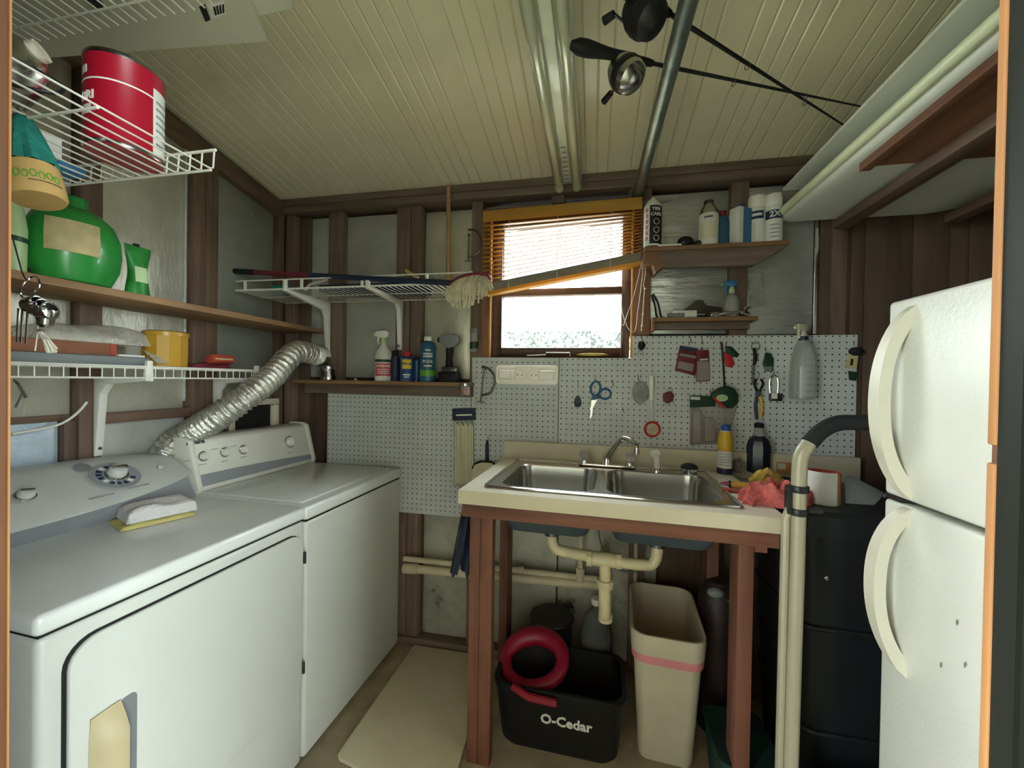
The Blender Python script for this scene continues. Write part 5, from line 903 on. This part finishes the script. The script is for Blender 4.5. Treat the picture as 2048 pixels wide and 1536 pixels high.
c = onZ(1570, 965, CT+.001); one(MB().lathe([(.030, 0), (.034, .003), (.034, .013), (.030, .016), (.014, .016), (.014, .0)], c, 24), 'tape_roll', 'black_matte', 'flat black tape roll lying behind the pink towel', 'tape')
# pink towel
def towel(u, v):
    x = (u-.5)*2; y = (v-.5)*2; e = max(0, 1-abs(x)**5)**.5*max(0, 1-abs(y)**4)**.5
    base = onZ(1552, 1005, CT+.001)
    h = .048*e*(1+.28*math.sin(7*x+3*y)+.2*math.sin(11*y-5*x+1)+.14*math.sin(17*x+2))
    w = .052+.016*math.sin(3*x+.7)
    return base+V((.098*x+.012*math.sin(6*y), w*y+.018*x+.008*math.sin(8*x), h))
one(MB().grid(towel, 70, 34), 'pink_towel', 'pink_towel', 'crumpled coral pink towel on the right front of the counter', 'towel')
# ---- black wheeled bin with things on its lid
BX0, BX1, BY0, BY1, BZ = .590, .97, 1.285, 1.70, 1.0
bn = thing('rubbish_bin', 'tall black plastic bin between the sink table and the refrigerator', 'bin', ((BX0+BX1)/2, (BY0+BY1)/2, 0))
def BR(z, ins, r=.03): return [V((x, y, z)) for x, y in rrect((BX0+BX1)/2, (BY0+BY1)/2, BX1-BX0-2*ins, BY1-BY0-2*ins, r, 4)]
build(loft([BR(0, .05), BR(.3, .036), BR(.62, .024), BR(BZ-.06, .010)]), 'bin_body', 'bin_black', bn, smooth=40); build(loft([BR(BZ-.07, .004), BR(BZ-.07, 0), BR(BZ-.012, 0), BR(BZ, .008)]), 'lid', 'bin_black', bn, smooth=25)
for z, i_ in ((.35, .034), (.66, .022)): build(MB().tube([p for p in BR(z, i_-.002)], .008, 6, True), 'rib', 'bin_black', bn)
build(MB().ell(onY(1655, 1157, BY0+.014), (.008, .004, .008), 10, 6), 'rivet', 'steel', bn)
c = onZ(1652, 1012, BZ); c = V((c.x+.012, c.y+.045, BZ)); t = thing('paper_roll', 'white sheet curled into a roll with an orange-red lining on the bin lid', 'roll', c)
fa = math.atan2(-c.y, -c.x)
def rol(r, a0, a1, h, nm, mt, th):
    def fn(u, v): a = fa+math.radians(a0+(a1-a0)*u); return V((c.x+r*math.cos(a), c.y+r*math.sin(a), BZ+.0005+h*v))
    build(MB().grid(fn, 30, 2), nm, mt, t, thick=th)
rol(.047, -85, 48, .098, 'white_sheet', 'label_white', .0015); rol(.0455, -95, 260, .094, 'lining', 'orange_soft', .0015); rol(.0440, -90, 265, .0935, 'red_inside', 'red_box', .001)
t = thing('dust_pan', 'grey dustpan propped on the bin lid beside the refrigerator', 'dustpan', V((.80, 1.45, BZ)))
P = [onY(1690, 955, 1.42), onY(1705, 952, 1.44), onY(1768, 985, 1.44), onY(1760, 1000, 1.42), onY(1748, 1019, 1.40), onY(1692, 1019, 1.40)]; P = [V((p.x, p.y, max(p.z, BZ+.001))) for p in P]; build(MB().prism(P, (0, .008, 0)), 'pan', 'grey_plastic', t, bevel=.002); build(MB().bar(P[2]+V((-.006, .004, -.01)), P[2]+V((.08, .05, -.012)), .022, .012), 'pan_handle', 'gray_cloth', t, bevel=.003)
# ---- hand truck
ht = thing('hand_truck', 'cream metal hand truck with black foam grip standing by the counter end', 'hand truck', (.75, 1.215, 0))
xp = .541; yp = 1.203; xq = 1.0
up = spline([V((xp-.006, yp, .11)), V((xp-.003, yp, .5)), V((xp, yp, .9)), V((xp+.001, yp, 1.13)), V((xp+.006, yp, 1.175)), V((xp+.024, yp+.003, 1.205))], 8)
build(MB().tube(up, .0180, 16), 'upright', 'truck_metal', ht)
gp = spline([V((xp+.024, yp+.003, 1.205)), V((xp+.052, yp+.008, 1.236)), V((xp+.09, yp+.013, 1.258)), V((xp+.14, yp+.015, 1.263)), V((xq-.14, yp+.015, 1.263)), V((xq-.05, yp+.008, 1.236)), V((xq-.024, yp+.003, 1.205))], 8)
build(MB().tube(gp, .0205, 16), 'foam_grip', 'rubber', ht); build(MB().tube([V((2*0+xq+xp-p.x, p.y, p.z)) for p in up], .018, 16), 'upright', 'truck_metal', ht)
build(MB().tube([(xp-.030, yp+.004, .11), (xp-.029, yp+.002, 1.0), (xp-.02, yp, 1.03)], .0105, 10), 'side_rail', 'truck_metal', ht)
for z in (1.022, 1.083): build(MB().cyl((xp, yp, z-.009), (xp, yp, z+.009), .024, n=18), 'clamp_ring', 'blackplastic', ht, bevel=.002)
build(fbx(xp-.030, xp-.019, yp-.012, yp+.012, 1.015, 1.09), 'clamp_bar', 'blackplastic', ht, bevel=.003); build(fbx(xp+.016, xp+.055, yp-.012, yp+.008, 1.022, 1.034), 'clamp_lever', 'blackplastic', ht, bevel=.003)
for z in (.25,): build(MB().cyl((xp, yp+.004, z), (xq, yp+.004, z), .012, n=10), 'crossbar', 'truck_metal', ht)
build(fbx(xp-.02, xq+.02, yp-.012, yp+.004, .001, .30), 'back_plate', 'steel_dark', ht)
for x in (xp+.03, xq-.03): build(MB().cyl((x-.02, yp+.032, .085), (x+.02, yp+.032, .085), .084 if 0 else .05, n=20), 'wheel', 'rubber', ht)
# ---- under the sink: drain pipework
dp = thing('drain_pipes', 'cream PVC double-sink drain pipes with central trap under the counter', 'pipes', (.05, 1.6, .45))
Lc, Rc = tl(.276, -.297, 0), tl(.662, -.297, 0); zL = zr-.22
xt = onY(1207, 1115, 1.58).x; hL, hR = .705, .712
build(MB().tube(spline([V((Lc.x, Lc.y, zL+.03)), V((Lc.x, Lc.y, hL+.05)), V((Lc.x+.012, Lc.y, hL+.012)), V((Lc.x+.05, Lc.y, hL)), V((xt, Lc.y-.005, hL-.012))], 6), .0205, 14), 'left_arm', 'pvc', dp)
build(MB().tube(spline([V((Rc.x, Rc.y, zL+.03)), V((Rc.x, Rc.y, hR+.03)), V((Rc.x-.012, Rc.y, hR-.008)), V((Rc.x-.05, Rc.y, hR-.02)), V((xt, Rc.y+.004, hL-.012))], 6), .0205, 14), 'right_arm', 'pvc', dp)
yt = (Lc.y+Rc.y)/2
build(MB().cyl((xt-.045, yt, hL-.011), (xt+.045, yt, hL-.011), .027), 'tee', 'pvc', dp, bevel=.003)
for s in (-1, 1): build(MB().cyl((xt+s*.045, yt, hL-.011), (xt+s*.063, yt, hL-.011), .031, n=10), 'slip_nut', 'pvc', dp, smooth=0)
build(MB().cyl((xt+.006, yt, hL-.01), (xt+.006, yt, .575), .021), 'down_pipe', 'pvc', dp); build(MB().cyl((xt+.006, yt, .618), (xt+.006, yt, .59), .031, n=10), 'slip_nut', 'pvc', dp, smooth=0)
build(MB().tube(spline([V((xt+.006, yt, .59)), V((xt+.006, yt, .52)), V((xt+.008, yt+.02, .475)), V((xt+.012, yt+.06, .462)), V((xt+.016, yt+.10, .49)), V((xt+.016, yt+.11, .54)), V((xt+.016, yt+.14, .585)), V((xt+.016, 1.89, .59))], 7), .0225, 14), 'trap', 'pvc', dp)
build(MB().lathe([(.028, -.01), (.028, .02), (.02, .022)], (xt+.012, yt+.06, .45), 14, (0, 0, -1)), 'trap_plug', 'pvc', dp)
pw = thing('wall_pipes', 'two long cream PVC pipes running along the back wall near the floor', 'pipes', (-.4, 1.88, .40))
a, b = onY(808, 1117, 1.883), onY(1196, 1158, 1.883); build(MB().cyl(a, b, .0135, n=14), 'upper_pipe', 'pvc_wall', pw); a2, b2 = onY(808, 1136, 1.876), onY(1206, 1172, 1.876); build(MB().cyl(a2, b2, .020, n=16), 'lower_pipe', 'pvc_wall', pw)
e = onY(822, 1137, 1.876); build(MB().cyl(a2, a2+V((.075, 0, .003)), .025, n=16), 'coupling', 'pvc_wall', pw); e = onY(1040, 1140, 1.883); build(MB().cyl(e+V((-.02, 0, -.003)), e+V((.02, 0, .003)), .0165), 'coupling', 'pvc_wall', pw)
v0, v1 = onY(1160, 1164, 1.86), onY(1159, 1075, 1.86); v0.y = v1.y = 1.872; build(MB().cyl(v0, V((v0.x, v0.y, .90)), .014), 'riser', 'pvc_wall', pw); build(MB().cyl(v0, v0+V((0, 0, .06)), .019), 'coupling', 'pvc_wall', pw)
x = onY(1272, 1120, 1.87).x; build(MB().cyl((x, 1.882, .38), (x, 1.882, .92), .009, n=10), 'thin_riser', 'pvc_wall', pw)
one(MB().tube(cordp([(1195, 1040), (1200, 1080), (1210, 1105), (1222, 1130), (1250, 1143), (1275, 1143), (1300, 1128)], 1.80), .004, 6), 'supply_hose', 'grey_plastic', 'thin grey supply hose looping behind the drain pipes', 'hose')
one(MB().tube(spline([onZ(960, 1232, .10), onZ(1000, 1244, .10), onZ(1040, 1258, .085)], 6), .008, 8), 'floor_cable', 'wire_white', 'white plastic conduit lying on the sill at the foot of the back wall', 'conduit')
# ---- cloth hanging at the table's left side
hg = thing('hanging_apron', 'dark blue-black cloth strip with ragged hem hanging at the left side of the sink table', 'cloth', onY(920, 1150, 1.41))
def clo(u, v):
    x0, x1 = 930-28*v, 942-4*v; px = x0+(x1-x0)*u; py = 1006+(138+10*math.sin(u*9)+6*math.sin(u*23))*v
    return onY(px, py, 1.41+.012*math.sin(u*7+v*2))
build(MB().grid(clo, 14, 22), 'cloth', 'navy', hg, thick=.003); build(MB().tube([onY(929, 1000, 1.40), onY(915, 1070, 1.40), onY(901, 1146, 1.40)], .0026, 6), 'piping', 'black_matte', hg); build(MB().tube([onY(930, 1008, 1.40), onY(932, 1000, 1.40), V((-.428, 1.41, .955))], .003, 6), 'hang_loop', 'label_white', hg)
# ---- mop bucket
bk = thing('mop_bucket', 'black plastic mop bucket with white brand lettering under the sink', 'bucket', (-.105, 1.572, 0), rz=math.radians(-1.5))
B = MTX[bk]
def KR(z, w, h, r=.05, cy=0): return [B @ V((x, y, z)) for x, y in rrect(0, cy, w*1.12, h, r, 6)]
build(loft([KR(.232, .385, .225), KR(.03, .35, .20), KR(.004, .33, .18), KR(.0, .36, .215), KR(.02, .385, .235), KR(.21, .425, .262), KR(.225, .435, .272), KR(.240, .435, .272), KR(.240, .405, .245), KR(.05, .36, .205)]), 'pail', 'bin_black', bk, smooth=40)
tn = B.to_3x3() @ V((0, -1, .07)); text('O-Cedar', .050, B @ V((.032, -.1275, .135)), B.to_3x3() @ V((1, 0, 0)), B.to_3x3() @ V((0, -.062, 1)), 'label_white', bk, 'brand', bold=.0014, depth=.001)
c = V((-.215, 1.585, .245)); el = [c+V((.115*math.cos(a), .085*math.sin(a), .045*math.sin(a)+.012*math.cos(a))) for a in [i*2*PI/36 for i in range(36)]]
wr = build(MB().tube(el, [.026+.012*max(0, math.sin(i*2*PI/36)) for i in range(36)], 12, True), 'wringer_ring', 'red_plastic', bk)
build(loft([[c+V((.098*math.cos(a), .07*math.sin(a), .036*math.sin(a))) for a in [i*2*PI/24 for i in range(24)]], [c+V((.08*math.cos(a), .055*math.sin(a), -.10)) for a in [i*2*PI/24 for i in range(24)]]]), 'wringer_basket', 'black_matte', bk)
build(MB().tube([B @ V((-.165, -.135, .238)), B @ V((-.10, -.150, .222)), B @ V((.0, -.150, .218))], [.012, .014, .013], 10), 'carry_handle', 'red_plastic', bk)
pt = thing('round_pot', 'dark round tub behind the mop bucket against the wall', 'tub', (-.165, 1.795, 0)); build(MB().lathe([(.072, 0), (.08, .01), (.09, .30), (.095, .302), (.095, .312), (.088, .312), (.078, .03), (0, .025)], (-.165, 1.795, 0), 28), 'tub', 'black_matte', pt); build(MB().lathe([(.0945, .300), (.098, .306), (.0945, .313)], (-.165, 1.795, 0), 28), 'rim', 'blackplastic', pt)
jg = thing('grey_jug', 'murky grey plastic jug in the shadow behind the mop bucket', 'jug', (.03, 1.80, 0)); build(MB().lathe([(.06, 0), (.07, .01), (.07, .26), (.05, .33), (.02, .36), (.02, .39)], (.03, 1.80, 0), 20), 'body', 'gray_cloth', jg); build(MB().lathe([(.023, .385), (.023, .41), (0, .41)], (.03, 1.80, 0), 14), 'cap', 'label_white', jg)
# ---- slim white trash can
tr = thing('trash_can', 'slim white waste basket with a pink bag band under the sink', 'trash can', (.285, 1.66, 0), rz=math.radians(-4))
M = MTX[tr]
def TRg(z, w, h, r, cy=0): return [M @ V((x, y, z)) for x, y in rrect(0, cy, w, h, r, 6)]
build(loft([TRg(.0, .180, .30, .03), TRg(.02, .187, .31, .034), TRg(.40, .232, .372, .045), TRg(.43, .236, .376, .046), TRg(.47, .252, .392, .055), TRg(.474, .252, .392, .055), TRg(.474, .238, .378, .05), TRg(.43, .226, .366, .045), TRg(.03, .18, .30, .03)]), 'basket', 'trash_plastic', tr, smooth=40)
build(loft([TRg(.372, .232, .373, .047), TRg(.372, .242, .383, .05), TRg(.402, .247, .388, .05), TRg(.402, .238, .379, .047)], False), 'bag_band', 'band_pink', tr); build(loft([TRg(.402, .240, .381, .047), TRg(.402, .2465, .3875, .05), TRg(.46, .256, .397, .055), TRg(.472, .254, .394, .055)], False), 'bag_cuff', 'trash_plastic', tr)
build(MB().prism([M @ V(p) for p in ((-.06, .05, .10), (-.02, .05, .10), (-.045, .04, .33), (-.07, .05, .30))], (0, .01, 0)), 'trash_scrap', 'blackplastic', tr)
# ---- dim things right of the trash can
vc = thing('shop_vacuum', 'dark brown vacuum canister with grey strap in the shadow under the sink', 'vacuum', (.50, 1.73, 0)); build(MB().lathe([(.07, 0), (.078, .02), (.078, .42), (.07, .52), (.045, .58), (0, .60)], (.50, 1.73, 0), 22), 'canister', 'vac_dark', vc)
m = MB().tube([(.50+.083*math.cos(a), 1.73-.02+.083*math.sin(a)*.3-.06, .42+.11*math.sin(a)) for a in [(-.6+i*.16) for i in range(18)]], .009, 8); build(m, 'strap', 'gray_cloth', vc); build(MB().ell((.47, 1.66, .56), (.03, .02, .02), 12, 8), 'latch', 'grey_plastic', vc)
one(loft([[V((x, y, z)) for x, y in rrect(.50, 1.46, w, h, .03, 4)] for z, w, h in ((.0, .15, .2), (.17, .18, .23), (.175, .19, .24), (.185, .19, .24))]), 'teal_tub', 'teal_dark', 'dark teal plastic tub on the floor beside the right table leg', 'tub')
# ---- foam mat
q = [onZ(680, 1508, .012), onZ(846, 1270, .012), onZ(985, 1284, .012), onZ(938, 1536, .012)]; q = [V((p.x, min(p.y, 1.895), 0)) for p in q]
q = [q[0], q[1], V((-.47, 1.893, 0)), V((-.45, 1.20, 0)), V((-.86, 1.22, 0))]
one(MB().prism([V((-.875, 1.28, .001)), V((-.868, 1.893, .001)), V((-.47, 1.893, .001)), V((-.43, 1.20, .001)), V((-.45, 1.185, .001)), V((-.86, 1.265, .001))], (0, 0, .014)), 'floor_mat', 'foam_mat', 'pale beige foam mat on the floor between the washer and the sink table', 'mat', bevel=.004)
# ================================================================== REFRIGERATOR
FX, FY1, FY0, FZ, FG = .717, 1.172, .47, 1.568, 1.088
fr = thing('refrigerator', 'white top-freezer refrigerator with arched cream handles, right of the doorway', 'refrigerator', (FX, FY1, 0), rz=math.radians(1.2))
F = MTX[fr]; w = FY1-FY0
def fb_(x0, x1, y0, y1, z0, z1): return MB().box(x0, x1, -y1, -y0, z0, z1).xf(F)      # y measured from the far edge towards the camera
build(fb_(.062, .74, .004, w-.004, .03, FZ-.012), 'cabinet', 'enamel_side_shaded', fr, bevel=.006); build(fb_(.045, .062, .008, w-.008, .06, FZ-.016), 'door_gasket', 'grey_plastic', fr)
fd1 = build(fb_(0, .05, 0, w, FG+.006, FZ), 'freezer_door', 'fridge_white', fr, bevel=.010, seg=3); fd2 = build(fb_(0, .05, 0, w, .09, FG-.006), 'fresh_food_door', 'fridge_white', fr, bevel=.010, seg=3)
build(fb_(.10, .13, .02, w-.02, .0, .09), 'kick_plate', 'dark_gap', fr)
build(fb_(.004, .05, .004, .05, FG-.0055, FG+.0055), 'hinge_plate', 'steel_dark', fr)
def arch(par, z0, z1, tipx):
    n = 26; m = MB(); rings = []
    for i in range(n+1):
        t = i/n; z = z0+(z1-z0)*t; s = math.sin(PI*t); out = .052*s**.55 if 0 < t < 1 else 0
        y = .040+.035*abs(2*t-1)**3; hw = .018-.006*abs(2*t-1)**2; th = .020 if True else 0
        o = max(out, .0); inn = max(o-.022-.02*abs(2*t-1)**4, -.004)
        if t < .1 or t > .9: inn = -.004
        rings.append([F @ V((-o-.001, -(y-hw), z)), F @ V((-o-.001, -(y+hw), z)), F @ V((-inn, -(y+hw+.004), z)), F @ V((-inn, -(y-hw-.002), z))])
    return build(loft(rings, True), 'handle', 'handle_cream', par, smooth=60)
arch(fd1, FG+.012, FZ-.022, 0); arch(fd2, FG-.40, FG-.010, 0)
for px, py in ((1912, 1245), (1928, 1330), (1880, 1330)): p = onX(px, py, FX-.002); build(MB().ell(V((FX-.001, p.y, p.z)), (.0006, .002, .006), 8, 6), 'scuff', 'grey_plastic', fd2)
# ================================================================== OVERHEAD RIGHT: boards on a rack
rk = thing('overhead_rack', 'brown plywood and two-by-four overhead rack above the refrigerator', 'rack', (1.05, 1.1, 1.985))
build(fbx(.928, .985, .305, 1.84, 1.985, 2.019), 'joist', 'stud_y', rk, bevel=.002); build(fbx(1.30, 1.35, .305, 1.84, 1.985, 2.019), 'joist', 'stud_y', rk, bevel=.002); build(fbx(.775, 1.515, .305, 1.405, 2.0195, 2.031), 'plywood', 'plywood', rk, bevel=.001); build(fbx(.772, .80, .305, 1.40, 2.004, 2.019), 'plywood_cleat', 'plywood', rk, bevel=.001)
build(fbx(1.03, 1.07, .305, 1.15, 1.99, 2.019), 'joist', 'shelf_wood', rk, bevel=.002)
# surfboard: flat bottom, rounded left rail, hull curving up on the right
sb = thing('surfboard', 'long white surfboard lying on the overhead rack', 'surfboard', (1.1, 1.1, 2.032))
def hull(u, v):
    y = .32+(1.865-.32)*v; e = 1 if v < .9 else 1
    xa = .752+.02*(1-v); xb = 1.47
    if u < .12: a = u/.12*PI; return V((xa+.012-.022*math.sin(a), y, 2.034+.028*(1-math.cos(a))*1.0+.004))
    t = (u-.12)/.88
    if t < .5: x = xa+.012+(xb-xa-.02)*(t/.5); return V((x, y, 2.094-.05*max(0, (x-1.2)/.3)**2*0))
    s = (1-t)/.5; x = xa+.012+(xb-xa-.02)*s; return V((x, y, 2.034+.045*max(0, (x-1.24)/.24)**1.6))
rings = []
for j in range(24): rings.append([hull(i/64, j/23) for i in range(64)])
m = loft(rings); m.f.append(tuple(range(63, -1, -1))); build(m, 'board', 'board_white', sb, smooth=45)
build(MB().tube([(.7445, .33, 2.066), (.7435, .9, 2.064), (.738, 1.855, 2.062)], .015, 12), 'rail', 'board_rail', sb)
pn = thing('polystyrene_board', 'thin pale panel lying tilted on top of the surfboard', 'panel', (1.0, 1.1, 2.10))
build(MB().prism([(.735, 1.815, 2.142), (.722, .32, 2.148), (1.45, .32, 2.128), (1.46, 1.815, 2.124)], (0, 0, .010)), 'panel', 'board_white', pn)
build(fbx(.80, 1.40, .40, .46, 2.097, 2.118), 'spacer', 'board_rail', pn); build(fbx(.80, 1.40, 1.55, 1.60, 2.097, 2.118), 'spacer', 'board_rail', pn)
# ================================================================== CEILING: light, pipe and rods
lf = thing('ceiling_light', 'two-tube fluorescent strip light with clear tube guards hanging from the ceiling', 'light', (-.13, 1.27, 2.24))
y0, y1 = .66, 1.875
build(MB().prism([(-.192, y0, 2.300), (-.068, y0, 2.300), (-.068, y0, 2.278), (-.098, y0, 2.266), (-.162, y0, 2.266), (-.192, y0, 2.278)], (0, y1-y0, 0)), 'housing', 'fixture_white', lf, bevel=.002)
build(fbx(-.146, -.114, y0+.02, y1-.03, 2.255, 2.2665), 'ballast_cover', 'fixture_white', lf, bevel=.002)
for i in range(9): build(fbx(-.140, -.120, 1.55+.035*i, 1.563+.035*i, 2.2535, 2.2552), 'cover_slot', 'console_dark', lf)
for x in (-.170, -.090):
    build(MB().cyl((x, y0+.02, 2.247), (x, y1-.02, 2.247), .013, n=16), 'tube', 'tube_glass', lf); build(MB().tube([(x, y0+.005, 2.247), (x, y1-.005, 2.247)], .0195, 18), 'tube_guard', 'tube_guard', lf)
    build(MB().lathe([(.0198, 0), (.0205, .022), (.017, .03), (0, .031)], (x, y1-.026, 2.247), 16, (0, 1, 0)), 'guard_cap', 'tube_glass', lf); build(fbx(x-.010, x+.010, y1-.035, y1-.015, 2.246, 2.28), 'lamp_holder', 'fixture_white', lf, bevel=.002); build(fbx(x-.010, x+.010, y0+.015, y0+.035, 2.246, 2.28), 'lamp_holder', 'fixture_white', lf, bevel=.002)
for y in (.80, 1.70): build(MB().tube([(-.13, y, 2.299), (-.13, y, ceilZ(y)+.001)], .003, 6), 'hanger', 'steel', lf)
pi = thing('hanging_pipe', 'galvanized steel pipe running overhead from the back wall', 'pipe', (.185, 1.1, 2.2)); build(MB().cyl((.198, .305, 2.2), (.178, 1.884, 2.2), .0185, n=20, cap=False), 'pipe', 'galv', pi, thick=-.003); build(MB().lathe([(.042, 0), (.042, .004), (.026, .006), (.024, .016)], (.178, 1.8845, 2.2), 20, (0, -1, 0)), 'flange', 'steel_dark', pi)
def rod(name, label, grip, reel, tip, Zg, Zt, mt, hpts, crank, seedc):
    P = lambda x, y, z: onZ(x, y, z)
    g0, g1 = P(*grip[0], Zg), P(*grip[1], Zg); tp = P(*tip, Zt); t = thing(name, label, 'fishing rod', g0.lerp(tp, .3)); d = (tp-g1).normalized()
    b1 = g1-d*.01
    build(MB().tube([b1, b1.lerp(tp, .5), tp], [.0058, .0042, .0022], 10), 'blank', 'blackplastic', t)
    n = 12; pts = [g0.lerp(g1, i/n) for i in range(n+1)]; rs = [.010, .019, .0205, .019, .0165, .0145, .0135, .0135, .014, .0125, .0105, .0105, .008]
    build(MB().tube(pts, rs, 14), 'grip', 'black_matte', t)
    rcn = P(*reel, Zg-.045); ax_ = V((.86, .2, -.38)).normalized() if seedc else V((.55, -.35, -.75)).normalized()
    k = (g1-g0).length
    build(MB().lathe([(.014, -.046), (.032, -.040), (.043, -.018), (.045, .006), (.040, .032), (.027, .044), (.014, .050), (0, .051)], rcn, 24, ax_), 'reel_body', mt, t); build(MB().lathe([(.0448, -.008), (.0462, -.003), (.0462, .010), (.0448, .014)], rcn, 24, ax_), 'reel_band', 'blackplastic', t)
    build(MB().bar(rcn, rcn.lerp(g0.lerp(g1, .78), .92), .010, .016, d), 'reel_foot', 'blackplastic', t)
    c0, c1, c2 = [P(x, y, Zg-.05) for x, y in crank]; build(MB().tube([rcn+(c0-rcn)*.6, c0, c1], .0035, 8), 'crank_arm', 'steel_dark', t); build(MB().tube([c1, c2], [.008, .0095], 12), 'crank_knob', 'black_matte', t)
    build(MB().cyl(g0.lerp(g1, .6)+V((0, 0, .012)), g0.lerp(g1, .6)+V((.004, .016, .022)), .003, n=8), 'trigger_spur', 'blackplastic', t)
    for f in (.38, .72):
        c_ = b1.lerp(tp, f); r_ = .007*(1.2-f*.5); s1 = d.cross(V((0, 0, 1))).normalized(); build(MB().tube([c_+V((0, 0, -.009))+s1*r_*math.cos(a)+V((0, 0, 1))*r_*math.sin(a) for a in [i*2*PI/14 for i in range(14)]], .0011, 5, True), 'line_guide', 'steel_dark', t)
    return t
rod('fishing_rod', 'lower spincast fishing rod with a silver and black reel, resting over the pipe', ((1142, 90), (1305, 127)), (1252, 147), (1722, 213), 2.232, 2.19, 'steel', None, ((1232, 176), (1222, 186), (1208, 203)), 0)
rod('fishing_rod', 'upper spincast fishing rod with an all-black reel, its butt out of frame', ((1205, -45), (1340, 28)), (1288, 30), (1690, 252), 2.238, 2.185, 'blackplastic', None, ((1252, 48), (1228, 28), (1208, 42)), 0)
